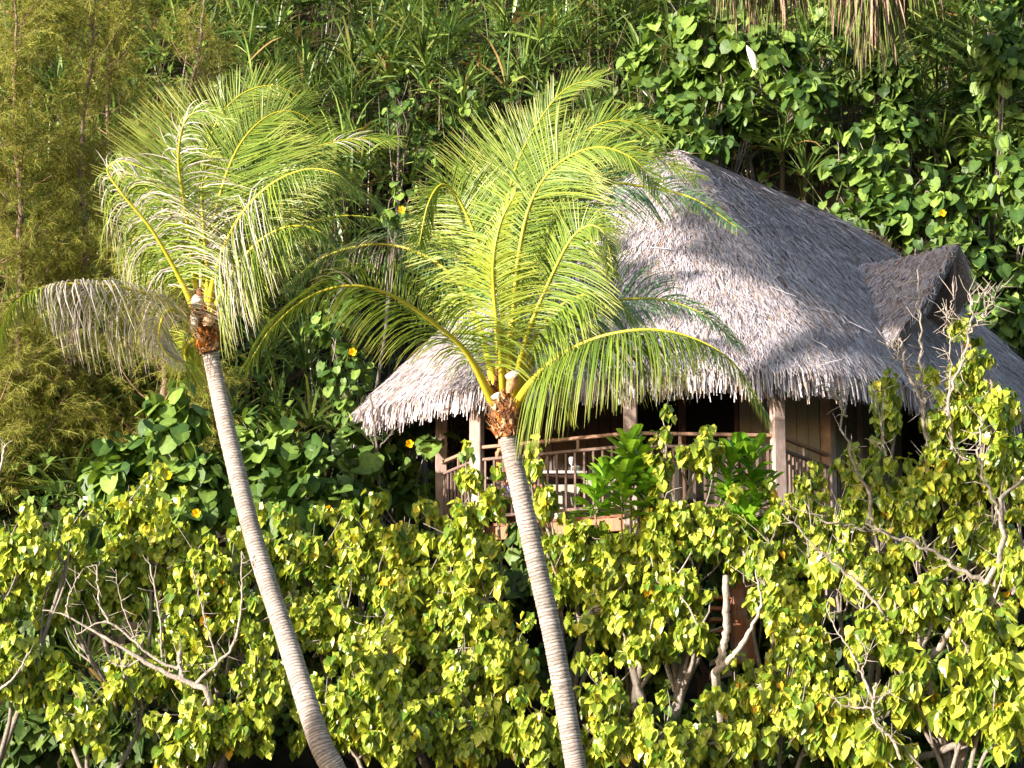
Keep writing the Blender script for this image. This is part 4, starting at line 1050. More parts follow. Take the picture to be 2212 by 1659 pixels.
GM = 'yellow-green leafy trees along the foot of the slope'
ML = [
 ('yellow-green tree reaching in at the left edge, strap grass behind it', [(50, 1190, 85, 42, 27), (8, 1290, 50, 60, 27), (15, 1430, 60, 85, 26.6), (170, 1165, 40, 30, 27.2)], (-60, 1700, 27), {}),
 ('yellow-green tree with a rounded top below the yellow hibiscus flowers', [(290, 1105, 75, 50, 28.2), (330, 1190, 130, 65, 28), (220, 1270, 110, 50, 27.8), (130, 1290, 60, 60, 27.6)], (330, 1700, 28.2), {}),
 ('yellow-green tree left of the left palm trunk, above the bleached bare branches', [(440, 1250, 120, 75, 27.8), (560, 1190, 80, 50, 28.3), (520, 1340, 90, 60, 27.7), (400, 1350, 50, 40, 27.5)], (480, 1700, 27.9), {}),
 ('sparse low tree in the dark bottom left corner', [(190, 1550, 75, 55, 26.6), (300, 1470, 70, 35, 26.8), (110, 1480, 40, 40, 26.8)], (220, 1760, 26.8), dict(dens=.8)),
 ('low leafy tree at the bottom between the bare branches and the left palm', [(420, 1440, 100, 50, 27), (470, 1560, 130, 60, 26.7), (380, 1620, 70, 30, 26.6), (580, 1470, 60, 60, 27)], (430, 1780, 26.9), {}),
 ('yellow-green tree just right of the left palm trunk', [(660, 1220, 80, 70, 28.4), (700, 1340, 100, 80, 28), (780, 1190, 80, 65, 28.5)], (700, 1720, 28.3), {}),
 ('dense yellow-green tree under the left corner of the veranda', [(870, 1185, 100, 65, 28.6), (900, 1280, 120, 80, 28.2), (840, 1390, 110, 75, 27.8), (955, 1170, 36, 28, 28.9)], (880, 1720, 28.4), dict(yel=.1)),
 ('yellow-green tree at the bottom right of the left palm trunk', [(740, 1540, 110, 90, 27), (870, 1570, 110, 80, 26.7), (820, 1480, 90, 60, 27.1)], (800, 1800, 27), {}),
 ('yellow-green tree growing up against the pale veranda post', [(1018, 1030, 24, 24, 28.6), (1015, 1105, 42, 30, 28.5), (1068, 1085, 26, 26, 28.5), (1020, 1180, 75, 48, 28.4), (1000, 1250, 80, 45, 28.1)], (1030, 1720, 28.8), dict(sprig=1, dens=1.2)),
 ('yellow-green tree left of the right palm trunk, patch of orange leaves in it', [(1020, 1340, 110, 80, 27.8), (1090, 1430, 80, 80, 27.4), (980, 1450, 90, 80, 27.4)], (1050, 1750, 27.6), dict(yel=.12)),
 ('yellow-green tree at the bottom left of the right palm trunk', [(1040, 1580, 110, 80, 26.9), (1150, 1590, 70, 70, 26.6)], (1080, 1800, 26.9), {}),
 ('yellow-green tree just right of the right palm trunk below the railing', [(1175, 1085, 28, 36, 28.6), (1155, 1010, 22, 20, 28.6), (1260, 1170, 85, 40, 28.4), (1290, 1230, 110, 60, 28.4), (1200, 1250, 60, 50, 28.3)], (1250, 1720, 28.5), dict(sprig=1, dens=1.2)),
 ('tall-topped yellow-green tree between the two paddle-leaved shrubs', [(1438, 935, 14, 14, 28.4), (1435, 1010, 34, 40, 28.4), (1515, 985, 48, 40, 28.4), (1465, 1120, 95, 45, 28.3), (1540, 1150, 70, 60, 28.3), (1400, 1180, 90, 50, 28.3)], (1460, 1720, 28.4), dict(sprig=1, dens=1.15)),
 ('yellow-green tree in the middle of the lower slope with thick grey limbs', [(1330, 1330, 110, 60, 27.8), (1450, 1270, 90, 50, 27.9), (1400, 1400, 80, 40, 27.6), (1500, 1360, 50, 40, 27.5)], (1440, 1680, 27.6), dict(limb=.075)),
 ('low yellow-green tree at the bottom centre right of the right palm', [(1330, 1590, 90, 65, 26.7), (1450, 1610, 80, 50, 26.5), (1300, 1500, 60, 40, 27)], (1380, 1800, 26.7), dict(dens=.9)),
 ('yellow-green tree below the right veranda post', [(1690, 1135, 70, 48, 28.5), (1640, 1200, 90, 60, 28.2), (1700, 1290, 90, 60, 27.8), (1745, 1085, 36, 28, 28.6)], (1660, 1720, 28), {}),
 ('yellow-green tree right of the forked bare stump', [(1730, 1400, 80, 70, 27.2), (1660, 1500, 110, 60, 26.9), (1580, 1600, 110, 50, 26.6), (1760, 1540, 80, 70, 26.7)], (1680, 1800, 26.9), dict(yel=.14)),
 ('yellow-green tree in front of the bungalow right corner, bare grey arms above it', [(1865, 1030, 45, 45, 28), (1860, 1110, 100, 60, 27.9), (1800, 1200, 90, 60, 27.6), (1900, 1230, 90, 60, 27.5), (1910, 900, 40, 50, 28.2)], (1870, 1700, 27.7),
  dict(bare=[[(1990, 1330, 27.6, .035), (1900, 1200, 27.6, .03), (1880, 1080, 27.5, .024), (1830, 960, 27.4, .02), (1815, 880, 27.4, .02), (1822, 830, 27.4, .008)],
             [(1830, 900, 27.4, .018), (1800, 850, 27.3, .016), (1756, 830, 27.2, .009)], [(1895, 1150, 27.5, .02), (1790, 1130, 27.3, .014), (1740, 1100, 27.2, .007)]])),
 ('yellow-green tree at the right edge with bleached bare tops against the thatch', [(2080, 800, 34, 60, 27.8), (2040, 900, 60, 60, 27.7), (2130, 870, 60, 60, 27.6), (2050, 1020, 90, 70, 27.5), (2170, 1000, 60, 90, 27.3), (1980, 1090, 70, 60, 27.5), (2110, 1150, 100, 60, 27.3)], (2080, 1700, 27.5),
  dict(dens=.85, bare=[[(2010, 1080, 27.5, .03), (1998, 920, 27.5, .03), (1990, 800, 27.5, .025), (1988, 700, 27.5, .016), (1983, 590, 27.5, .008)],
             [(1998, 870, 27.5, .026), (1960, 800, 27.4, .022), (1948, 745, 27.4, .022), (1944, 730, 27.4, .014)], [(1958, 795, 27.4, .014), (1925, 745, 27.4, .006)],
             [(2060, 1000, 27.4, .024), (2050, 860, 27.4, .022), (2088, 760, 27.4, .022), (2100, 650, 27.4, .018), (2092, 632, 27.4, .012)],
             [(2100, 660, 27.4, .014), (2140, 628, 27.4, .006)], [(2092, 720, 27.4, .014), (2125, 680, 27.4, .012), (2150, 640, 27.4, .008), (2153, 618, 27.4, .004)],
             [(2040, 720, 27.4, .010), (2048, 690, 27.4, .008), (2060, 640, 27.4, .004)], [(2046, 920, 27.4, .018), (2052, 800, 27.4, .014), (2048, 700, 27.4, .008), (2034, 655, 27.4, .003)],
             [(1915, 985, 27.3, .014), (1905, 920, 27.3, .010), (1885, 850, 27.3, .004)]])),
 ('yellow-green tree at the right edge low down with crossing grey limbs', [(2000, 1290, 100, 70, 27), (2120, 1310, 90, 80, 26.9), (2190, 1220, 50, 80, 26.9), (1900, 1360, 80, 60, 26.9)], (2060, 1750, 26.9),
  dict(dens=.85, limb=.065, bare=[[(2212, 1030, 26.6, .02), (2160, 1090, 26.6, .03), (2165, 1180, 26.7, .035), (2100, 1300, 26.8, .04), (2010, 1420, 26.9, .05)], [(2160, 1110, 26.6, .02), (2120, 1000, 26.6, .02), (2118, 900, 26.6, .01)],
             [(2130, 1260, 26.8, .03), (1990, 1180, 26.7, .02), (1870, 1130, 26.7, .010)], [(1980, 1420, 26.9, .03), (1880, 1290, 26.8, .022), (1760, 1180, 26.8, .016), (1690, 1110, 26.8, .008)]])),
 ('large-leaved yellow-green tree in the bottom right corner', [(2150, 1430, 60, 50, 26.4), (2090, 1520, 70, 50, 26.3), (2180, 1560, 60, 60, 26.2), (1960, 1500, 60, 40, 26.6), (1890, 1590, 80, 50, 26.5)], (2080, 1800, 26.5), dict(leafsize=.175, dens=.8)),
]
for lab, lobes, base, kw in ML:
    bush('milo_tree', lab, 'tree', lobes, base, group=GM, **kw)

# bigger-leaved dark green climbers and hibiscus
GH = 'round-leaved green shrubs and climbers on the slope'
HB = [
 ('hibiscus_shrub', 'round-leaved green hibiscus shrub with yellow flowers left of the left palm trunk', [(400, 900, 55, 40, 31.2), (330, 980, 80, 60, 31), (420, 1040, 110, 80, 30.6), (260, 1040, 70, 60, 30.8), (370, 1120, 80, 50, 30.2)], (390, 1400, 31), dict(dens=.7)),
 ('hibiscus_shrub', 'round-leaved green shrub just right of the left palm trunk', [(560, 980, 60, 60, 31), (640, 1010, 70, 60, 31), (600, 1110, 100, 50, 30.4), (690, 1080, 50, 60, 30.6)], (610, 1400, 31), dict(dens=.6)),
 ('climbing_vine', 'pale round-leaved climber hanging beside the left end of the thatch', [(720, 700, 60, 50, 33.6), (740, 790, 50, 70, 33.4), (770, 880, 35, 60, 33.2), (860, 460, 45, 40, 35)], (770, 1250, 33.4), dict(dens=.6, leafsize=.15)),
 ('vine_covered_tree', 'leafy climber mound above the bungalow ridge, pale flower spike on top', [(1520, 190, 110, 75, 38.6), (1440, 250, 90, 65, 38.2), (1600, 270, 80, 70, 38.3), (1500, 310, 100, 50, 38), (1560, 130, 60, 40, 38.8)], (1520, 600, 38.6), dict(dens=.9)),
 ('vine_covered_tree', 'darker leafy climber mass at the top under the dead palm skirts', [(1650, 110, 140, 70, 41), (1500, 60, 110, 60, 41.5), (1800, 90, 90, 80, 41), (1740, 210, 110, 60, 40.5), (1400, 120, 60, 50, 41.5)], (1650, 600, 41), dict(dens=.9)),
 ('vine_covered_tree', 'broad mound of round climber leaves behind the right slope of the roof', [(1930, 270, 110, 75, 38), (1880, 370, 120, 80, 37.8), (1980, 460, 130, 90, 37.6), (2080, 560, 120, 100, 37.4), (2160, 680, 90, 90, 37.2), (1850, 470, 70, 50, 38)], (2000, 900, 38), dict(dens=.9)),
 ('vine_covered_tree', 'tall climber-clad tree at the top right edge', [(2160, 130, 80, 110, 37), (2130, 290, 110, 110, 36.8), (2200, 420, 90, 130, 36.6), (2100, 420, 80, 70, 36.8), (2200, 20, 60, 60, 37)], (2200, 900, 37), dict(dens=.9)),
 ('hibiscus_shrub', 'low round-leaved green shrub in the shade under the eave left end', [(800, 990, 90, 60, 32.6), (900, 1050, 60, 60, 32.4), (880, 960, 50, 40, 33), (760, 1080, 60, 50, 31.8)], (850, 1300, 32.5), dict(dens=.5)),
 ('climbing_vine', 'small-leaved grey-green climber between the two palm crowns', [(900, 340, 70, 60, 38), (960, 420, 60, 50, 37.6), (860, 230, 60, 40, 38.6), (1010, 250, 60, 40, 38.6)], (900, 800, 38), dict(dens=.45, leafsize=.14)),
]
hibs = []
for nm, lab, lobes, base, kw in HB:
    kw = dict(kw); kw.setdefault('leafsize', .235)
    hibs.append(bush(nm, lab, 'shrub' if 'shrub' in nm else 'climber', lobes, base, kind='vine', nindiv=220, group=GH, droop=(.35, .9), petiole=.12, per=7, dead=.1, **kw))
# yellow hibiscus flowers
def flower(parent, u, v, d, s=.075):
    c = P(u, v, d); g = Geo()
    for k in range(5):
        a = k * 1.2566; Y = np.array([[math.cos(a), -.5, math.sin(a)]]); N = np.array([[0, -1., .3]])
        leaves_geo(g, paddle(.2, -.3, .38), c[None], Y, N, np.array([s]), srgb(244, 190, 20)[None])
    g.obj('flower', M_VINE, parent)
flower(hibs[0], 363, 1028, 29.9); flower(hibs[0], 425, 1110, 29.5); flower(hibs[0], 318, 1044, 30.1, .05); flower(hibs[7], 885, 960, 32)
flower(hibs[2], 868, 455, 34.5); flower(hibs[5], 2035, 462, 36.6); flower(hibs[2], 762, 762, 32.8)
sheath(hibs[3], P(1632, 150, 37.8), (-.35, 0, 1), .42, .06, srgb(236, 226, 196), 'flower_spike')
# more behind, fuller, leaf colours darkened to stand for shade
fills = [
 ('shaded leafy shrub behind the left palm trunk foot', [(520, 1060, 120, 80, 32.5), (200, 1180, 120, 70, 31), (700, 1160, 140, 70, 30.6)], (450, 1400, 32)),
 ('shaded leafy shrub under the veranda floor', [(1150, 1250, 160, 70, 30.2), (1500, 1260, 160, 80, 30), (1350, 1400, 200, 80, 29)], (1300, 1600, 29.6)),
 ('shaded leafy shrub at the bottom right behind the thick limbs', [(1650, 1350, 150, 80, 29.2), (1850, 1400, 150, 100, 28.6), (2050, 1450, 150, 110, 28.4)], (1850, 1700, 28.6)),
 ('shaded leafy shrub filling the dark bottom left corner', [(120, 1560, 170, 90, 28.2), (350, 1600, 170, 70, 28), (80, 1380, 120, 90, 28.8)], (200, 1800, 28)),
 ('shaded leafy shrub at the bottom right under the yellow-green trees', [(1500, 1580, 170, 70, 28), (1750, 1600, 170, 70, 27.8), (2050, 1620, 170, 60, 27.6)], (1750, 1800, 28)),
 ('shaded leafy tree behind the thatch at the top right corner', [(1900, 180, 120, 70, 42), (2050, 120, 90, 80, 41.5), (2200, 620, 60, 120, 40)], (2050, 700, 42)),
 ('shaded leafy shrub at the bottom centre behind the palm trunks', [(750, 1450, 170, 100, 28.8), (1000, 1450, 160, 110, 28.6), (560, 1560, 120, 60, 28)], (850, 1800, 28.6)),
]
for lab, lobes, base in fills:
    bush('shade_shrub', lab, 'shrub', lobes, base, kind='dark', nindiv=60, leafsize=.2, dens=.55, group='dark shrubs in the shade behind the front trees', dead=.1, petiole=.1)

# paddle-leaved shrubs beside the railing
def paddle_shrub(label, stems, base):
    bp = P(*base); bp[2] = ground(bp[0], bp[1])
    root = thing('paddle_leaf_shrub', label, 'shrub', tuple(bp), 'glossy shrubs with upright paddle leaves at the railing')
    def cf(n):
        k = rng.random((n, 1)); return srgb(80, 132, 34) * (1 - k) + srgb(150, 190, 52) * k
    lib = leaf_lib('paddle', lambda i: paddle(rng.uniform(.1, .5), rng.uniform(.05, .3), .25), cf, M_MILO, 30)
    wood = Geo()
    P_, Y_, N_, S_ = [], [], [], []
    for (u, v, d, hgt) in stems:
        tip = P(u, v, d); b0 = tip + [rng.normal(0, .1), .15, -hgt]
        path = spline([bp + rng.normal(0, .05, 3), b0 - UP * .3, b0, tip], 24)
        tube(wood, path, np.linspace(.03, .008, 24), 6, srgb(120, 110, 90))
        n = int(hgt * 62)
        for i in range(n):
            f = i / n; ph = i * 2.4; c = tip - UP * (hgt * (1 - f)) * .97 + (b0 - tip) * [1, 1, 0] * (1 - f)
            o_ = np.array([math.cos(ph), math.sin(ph), 0])
            upk = .25 + 1.6 * f ** 2
            P_.append(c); Y_.append(o_ + UP * upk + rng.normal(0, .1, 3)); N_.append(UP - o_ * upk); S_.append(rng.uniform(.24, .36))
    wood.obj('stems', M_BARK, root, True)
    P_, Y_, N_, S_ = map(np.array, (P_, Y_, N_, S_))
    place_leaves(root, lib, P_, Y_, N_, S_)
paddle_shrub('paddle-leaved shrub hiding the foot of the middle veranda post', [(1358, 960, 28.3, .55), (1388, 980, 28.4, .5), (1310, 1015, 28.4, .5), (1345, 1035, 28.2, .45), (1405, 1050, 28.3, .4), (1290, 1065, 28.4, .3)], (1360, 1500, 29.3))
paddle_shrub('darker paddle-leaved shrub left of the right veranda post', [(1590, 975, 28.5, .6), (1625, 980, 28.6, .55), (1655, 1050, 28.6, .5), (1580, 1060, 28.5, .5), (1610, 1110, 28.4, .5), (1640, 1140, 28.4, .45)], (1610, 1500, 29.4))

# big split leaves low on the right
def big_leaf_plant():
    bp = P(2080, 1700, 27.4); bp[2] = ground(bp[0], bp[1])
    root = thing('split_leaf_climber', 'climber with huge ribbed split leaves low at the right', 'climber', tuple(bp))
    spots = [(1945, 1370, 27.1, .42), (1985, 1410, 27.0, .46), (2060, 1450, 27.2, .42), (2130, 1440, 27.2, .4), (2000, 1500, 27.1, .4), (2110, 1500, 27, .44), (2150, 1580, 26.9, .42), (2050, 1600, 26.9, .42), (1930, 1610, 26.8, .4), (1960, 1440, 27.3, .38)]
    st = Geo()
    for (u, v, d, s) in spots:
        c = P(u, v, d); Y = norm(np.array([rng.normal(0, .5), -.5, -1])); N = norm(np.array([-.4, -.8, .5])); N = norm(N - Y * (N @ Y)); X = np.cross(Y, N)
        g = Geo(); nl = 9
        for sg in (-1, 1):
            for k in range(nl):
                t0 = k / nl; t1 = (k + .86) / nl
                wl = .42 * math.sin(min(1, t0 * .85 + .2) * math.pi) ** .6 + .03
                a = c + Y * s * t0; b = c + Y * s * t1; dz = Y * s * .16
                e0 = a + X * sg * s * wl + dz - N * s * .10; e1 = b + X * sg * s * wl * .95 + dz - N * s * .10
                m0 = (a + e0) / 2 + N * s * .04; m1 = (b + e1) / 2 + N * s * .04
                g.add([a, b, m1, m0, e1, e0], [[[0, 1, 2, 3], [3, 2, 4, 5]]], srgb(84, 118, 40) * (.85 + .3 * (k % 2)))
        tube(g, [c, c + Y * s], [.008, .003], 4, srgb(150, 170, 80))
        g.obj('leaf', M_VINE, root)
        tube(st, spline([bp, (bp + c) / 2 + [0, .2, .2], c], 8), .012, 5, srgb(90, 120, 50))
    st.obj('stems', M_VINE, root, True)
big_leaf_plant()

# ------------------------------------------------------------------ bare dead branches
def snag(label, paths, base, col=1.25):
    root = thing('dead_branch', label, 'dead branch', tuple(P(*base)))
    g = Geo()
    for pth in paths:
        pts = spline([P(*q[:3]) for q in pth], 4 + 5 * len(pth)); pts[1:-1] += rng.normal(0, .006, (len(pts) - 2, 3))
        rad = np.linspace(pth[0][3], pth[-1][3], len(pts)) * rng.uniform(.88, 1.12, len(pts))
        tube(g, pts, rad, 7, (BARKC * col)[None] * rng.uniform(.8, 1.12, (len(pts), 1)))
        if len(pth) > 1 and pth[0][3] < .03:
            for q in range(int(len(pts) * .7)):
                a = pts[rng.integers(2, len(pts))]; e = a + norm(rng.normal(0, 1, 3) * [1, .5, 1] + [0, -.1, .7]) * rng.uniform(.06, .22)
                tube(g, np.array([a, (a + e) / 2 + rng.normal(0, .008, 3), e]), [.005, .004, .002], 4, BARKC * col * .95)
    g.obj('limb', M_BARK, root, True)
A_ = 26.5
snag('bleached bare branches spreading over the dark gap at lower left', [
    [(480, 1640, A_ + .5, .05), (450, 1500, A_, .035), (420, 1480, A_, .03), (350, 1450, A_, .028), (290, 1415, A_, .022), (180, 1350, A_, .018), (130, 1325, A_, .012), (92, 1318, A_, .006)],
    [(395, 1465, A_, .024), (388, 1440, A_, .024), (388, 1410, A_, .026)], [(385, 1445, A_, .018), (330, 1420, A_, .016), (235, 1345, A_, .013), (165, 1370, A_, .008)],
    [(300, 1425, A_, .012), (270, 1440, A_, .014), (235, 1430, A_, .008)], [(150, 1335, A_, .012), (145, 1300, A_, .010), (172, 1240, A_, .005)],
    [(235, 1345, A_, .013), (215, 1300, A_, .010), (208, 1220, A_, .006)], [(350, 1420, A_, .014), (345, 1340, A_, .012), (325, 1220, A_ + .1, .008)],
    [(420, 1480, A_, .022), (470, 1430, A_, .018), (500, 1400, A_, .014), (520, 1320, A_, .010), (522, 1190, A_, .006)], [(470, 1430, A_, .012), (440, 1330, A_, .008), (420, 1240, A_, .005)],
    [(300, 1400, A_, .008), (262, 1300, A_, .006), (250, 1230, A_, .004)]], (480, 1640, A_ + .5))
snag('thick forked bare stump, one arm sawn off flat', [
    [(1560, 1560, 27.2, .055), (1545, 1450, 26.7, .05)], [(1548, 1455, 26.7, .045), (1562, 1400, 26.6, .038), (1570, 1340, 26.5, .036), (1568, 1243, 26.5, .036)],
    [(1545, 1455, 26.7, .045), (1590, 1410, 26.5, .04), (1625, 1355, 26.4, .036), (1645, 1300, 26.4, .03), (1640, 1270, 26.4, .012), (1632, 1230, 26.4, .006)]], (1560, 1560, 27.2))
B_ = 26.2
snag('thin pale dead branch at the lower right', [
    [(1945, 1640, B_, .02), (1930, 1600, B_, .02), (1890, 1560, B_, .022), (1888, 1500, B_, .022), (1892, 1475, B_, .012)], [(1886, 1510, B_, .018), (1840, 1410, B_, .014), (1800, 1350, B_, .010), (1785, 1310, B_, .005)],
    [(1888, 1530, B_, .014), (1830, 1525, B_, .010), (1795, 1505, B_, .005)], [(1862, 1450, B_, .008), (1880, 1400, B_, .004)], [(1890, 1520, B_, .012), (1925, 1490, B_, .006)]], (1945, 1640, B_))
snag('thick horizontal brown limb in the bottom right corner', [[(1940, 1650, 26.8, .05), (2040, 1620, 26.6, .045), (2110, 1590, 26.4, .035)], [(2130, 1620, 27, .05), (2212, 1570, 26.9, .06), (2300, 1540, 26.9, .07)]], (2300, 1700, 27), .8)
snag('bare grey twig standing at the left edge', [[(-20, 1500, 26.3, .02), (30, 1465, 26.2, .018), (60, 1410, 26.2, .008)], [(-10, 1060, 28, .02), (12, 960, 28, .012)]], (-20, 1500, 26.3))
snag('slender dark sapling stem below the thatch corner', [[(832, 1200, 32, .035), (820, 1050, 32, .03), (810, 930, 32, .022), (800, 850, 32.2, .012)], [(815, 970, 32, .012), (880, 900, 31.8, .006)], [(808, 960, 32, .010), (775, 880, 32, .005)]], (832, 1200, 32), .5)

# ------------------------------------------------------------------ strap-leaved plants
def blades(g, pos, dirs, L, W, colr, K=5, grav=.5, fold=.25):
    n = len(pos); pts = np.zeros((n, K, 3)); pts[:, 0] = pos; d = norm(dirs)
    gr = grav * rng.uniform(.5, 1.5, (n, 1))
    for k in range(1, K):
        pts[:, k] = pts[:, k - 1] + d * (L / (K - 1))[:, None]
        d = norm(d - UP * gr * (.15 + .22 * k))
    TT = norm(np.gradient(pts, axis=1))
    side = norm(np.cross(TT, norm(rng.normal(0, .4, (n, 3)) + UP)[:, None]))
    prof = np.array([.7, 1, .9, .6, .08]) if K == 5 else np.array([.8, 1, .7, .1])
    strips(g, pts, W[:, None] * prof[None], side, colr, fold)
def grass_cols(n, m=1.0):
    a = srgb(58, 88, 44); b = srgb(128, 150, 70); c = srgb(170, 176, 100); k = rng.random((n, 1)); r = rng.random((n, 1))
    col = a * (1 - k) + b * k; col = np.where(r > .92, c, col); return np.where(r < .05, srgb(140, 112, 70), col) * m
def undergrowth():
    g = Geo(); nR = 2900
    x = rng.uniform(-11, 14, nR); y = rng.uniform(32.2, 54, nR)
    x = x * y / 40
    inside = ((x - 3.5) ** 2 / 36 + (y - 34.8) ** 2 / 25) < 1
    gap = np.sin(x * 1.9 + 2 * np.sin(y * .8)) * np.sin(y * 1.5 + x * .7) + .5 * np.sin(x * 4.1 + y * 3.3)
    inside |= gap < -.45
    x, y = x[~inside], y[~inside]; nR = len(x)
    hh = rng.uniform(.1, 1.5, nR) * np.where(y > 37, 1.35, .8)
    z = ground(x, y) + hh
    per = 20; n = nR * per
    c = np.repeat(np.stack([x, y, z], -1), per, 0)
    out = norm(rng.normal(0, 1, (n, 3)) * [1, 1, .35] + [-.1, -.3, .75])
    L = rng.uniform(.5, 1.15, n)
    tone = np.repeat(rng.uniform(.45, 1.35, nR), per)[:, None]
    blades(g, c + out * .05, out, L, rng.uniform(.014, .028, n), grass_cols(n) * tone, 5, .42, 0)
    # thinner upright canes and stalks
    n = 7000; x = rng.uniform(-11, 11, n); y = rng.uniform(33, 50, n); x = x * y / 40
    m = ((x - 3.5) ** 2 / 36 + (y - 34.8) ** 2 / 25) > 1; x, y = x[m], y[m]; n = len(x)
    p = np.stack([x, y, ground(x, y)], -1)
    blades(g, p, norm(rng.normal(0, .22, (n, 3)) + [0, -.1, 1]), rng.uniform(.8, 2.0, n), rng.uniform(.006, .012, n), np.where(rng.random((n, 1)) < .5, srgb(120, 96, 70) * .8, srgb(92, 110, 56)) * rng.uniform(.7, 1.1, (n, 1)), 4, .12, 0)
    o = g.obj('undergrowth', M_GRASS); o['kind'] = 'stuff'
    o['label'] = 'tangle of strap-leaved undergrowth covering the steep slope'
    # small leaved groundcover between
    g = Geo(); n = 30000
    x = rng.uniform(-12, 14, n); y = rng.uniform(30, 52, n); x = x * y / 40
    m = ((x - 3.5) ** 2 / 33 + (y - 34.8) ** 2 / 23) > 1; x, y = x[m], y[m]; n = len(x)
    p = np.stack([x, y, ground(x, y) + rng.random(n) ** 1.5 * 1.6], -1)
    out = norm(rng.normal(0, .7, (n, 3)) + [-.1, -.5, .4])
    leaves_geo(g, heart_lo(.5, .2, .25), p, norm(out * .5 - UP * .6), out, rng.uniform(.08, .2, n), vine_cols(n) * rng.uniform(.5, 1, (n, 1)))
    o = g.obj('ground_cover', M_VINE); o['kind'] = 'stuff'; o['label'] = 'low leafy ground cover over the slope'
undergrowth()

PANLIB = []
def pandanus(label, heads, base, group='pandanus clumps on the upper slope', nl=44, L=(.8, 1.25), skirt=False, name='pandanus', tone=1.0):
    if not PANLIB:
        for i in range(30):
            g = Geo()
            blades(g, np.zeros((1, 3)), np.array([[0, 1., 0.25 + .4 * rng.random()]]), np.ones(1), np.array([rng.uniform(.022, .030)]), grass_cols(1) * rng.uniform(.85, 1.25), 5, rng.uniform(.15, .7), .4)
            PANLIB.append(g.mesh('leaf', M_GRASS))
    bp = np.mean([P(*h[:3]) for h in heads], axis=0) + [0, .6, 0]; bp[2] = ground(bp[0], bp[1])
    if skirt:
        u0, v0 = heads[0][0], heads[0][1]; bp = P(u0, v0 + 40, on_slope(u0, v0 + 40, 0)); bp[2] = ground(bp[0], bp[1])
    root = thing(name, label, 'pandanus', tuple(bp), group)
    wood = Geo()
    heads = [(u, v, on_slope(u, v, rng.uniform(.5, 1.1) if not skirt else 0) if d > 38 and not skirt else d, s) for u, v, d, s in heads]
    for (u, v, d, s) in heads:
        c = P(u, v, d)
        tube(wood, spline([bp, (bp + c) / 2 + [rng.normal(0, .2), 0, .1], c], 10), np.linspace(.07, .045, 10), 7, srgb(70, 60, 46))
        a = rng.random(nl) * 6.283; el = rng.uniform(-.15, 1.35, nl)
        Y = np.stack([np.cos(a) * np.cos(el), np.sin(a) * np.cos(el), np.sin(el)], -1) + [0, -.15, 0]
        N = np.tile(UP, (nl, 1)) + rng.normal(0, .05, (nl, 3))
        place_leaves(root, PANLIB, np.tile(c, (nl, 1)) + Y * .04, Y, N, s * rng.uniform(*L, nl))
        if skirt:
            g = Geo(); n = 260; a = rng.random(n) * 6.283; o_ = np.stack([np.cos(a), np.sin(a), np.zeros(n)], -1)
            p = c + o_ * rng.uniform(.05, .45, (n, 1)) + UP * rng.uniform(-.5, .1, (n, 1))
            kk = rng.random((n, 1)); cs = np.where(rng.random((n, 1)) < .45, srgb(104, 118, 58), srgb(158, 130, 110) * kk + srgb(110, 98, 84) * (1 - kk))
            blades(g, p, o_ * .15 - UP + rng.normal(0, .10, (n, 3)), rng.uniform(.5, 1.25, n) * s, rng.uniform(.012, .026, n), cs, 5, .4)
            k = g.obj('dead_leaves', M_FIBRE, root); k['kind'] = 'stuff'
    wood.obj('stems', M_BARK, root, True)
pandanus('largest pandanus clump at the top centre, blue-green strap leaves', [(1330, 70, 40, 1.15), (1220, 110, 40.3, 1.0), (1390, 150, 39.8, 1.0)], (1310, 420, 40.4))
pandanus('pandanus clump at the top between the two palm crowns', [(880, 70, 42, 1), (960, 120, 41.6, 1), (820, 150, 41.4, .95)], (880, 420, 42))
pandanus('pandanus clump above the right palm crown, left of the largest one', [(1080, 80, 42, 1), (1130, 170, 41, .95), (1040, 190, 41, .9)], (1080, 420, 41.8))
pandanus('grey-green pandanus clump between the palm crowns lower down', [(800, 300, 39.5, .9), (870, 360, 39, .85), (760, 240, 39.8, .9)], (820, 560, 39.8))
pandanus('small pandanus tuft showing above the roof ridge', [(1690, 330, 38.8, .8), (1740, 380, 38.4, .75)], (1700, 560, 39))
pandanus('pandanus behind the casuarina at the top left', [(520, 40, 41, 1), (600, 100, 40.6, .9), (430, 90, 41, .9), (180, 180, 40, .9), (30, 80, 40, 1)], (480, 420, 41))
pandanus('dark pandanus clump behind the left palm trunk top', [(560, 820, 34.5, .9), (660, 800, 34.8, .95), (720, 930, 34, .8), (600, 920, 34, .85)], (620, 1150, 34.8))
pandanus('pandanus with a brown skirt of dead leaves at the top edge', [(1590, -115, 40, .9), (1680, -110, 40, .95)], (1660, 300, 41), skirt=True)
pandanus('pandanus with dead leaves hanging into the dark hollow, top right', [(1840, -110, 39.4, .95), (1885, -35, 39.2, .9), (1950, -120, 39.4, .9)], (1900, 300, 40), skirt=True)
pandanus('upright strap-leaved clump at the left edge behind the bright leaves', [(40, 1260, 29.2, .8), (110, 1290, 29, .85), (180, 1270, 29.2, .8), (90, 1330, 28.8, .8)], (100, 1500, 29.3), name='strap_leaf_clump', nl=34)
pandanus('shaded strap-leaved clump behind the bleached bare branches', [(330, 1420, 28.6, .9), (180, 1450, 28.5, .9), (60, 1560, 28, .9), (260, 1580, 28, .9), (540, 1600, 28, .8)], (250, 1700, 28.6), name='strap_leaf_clump', nl=34)

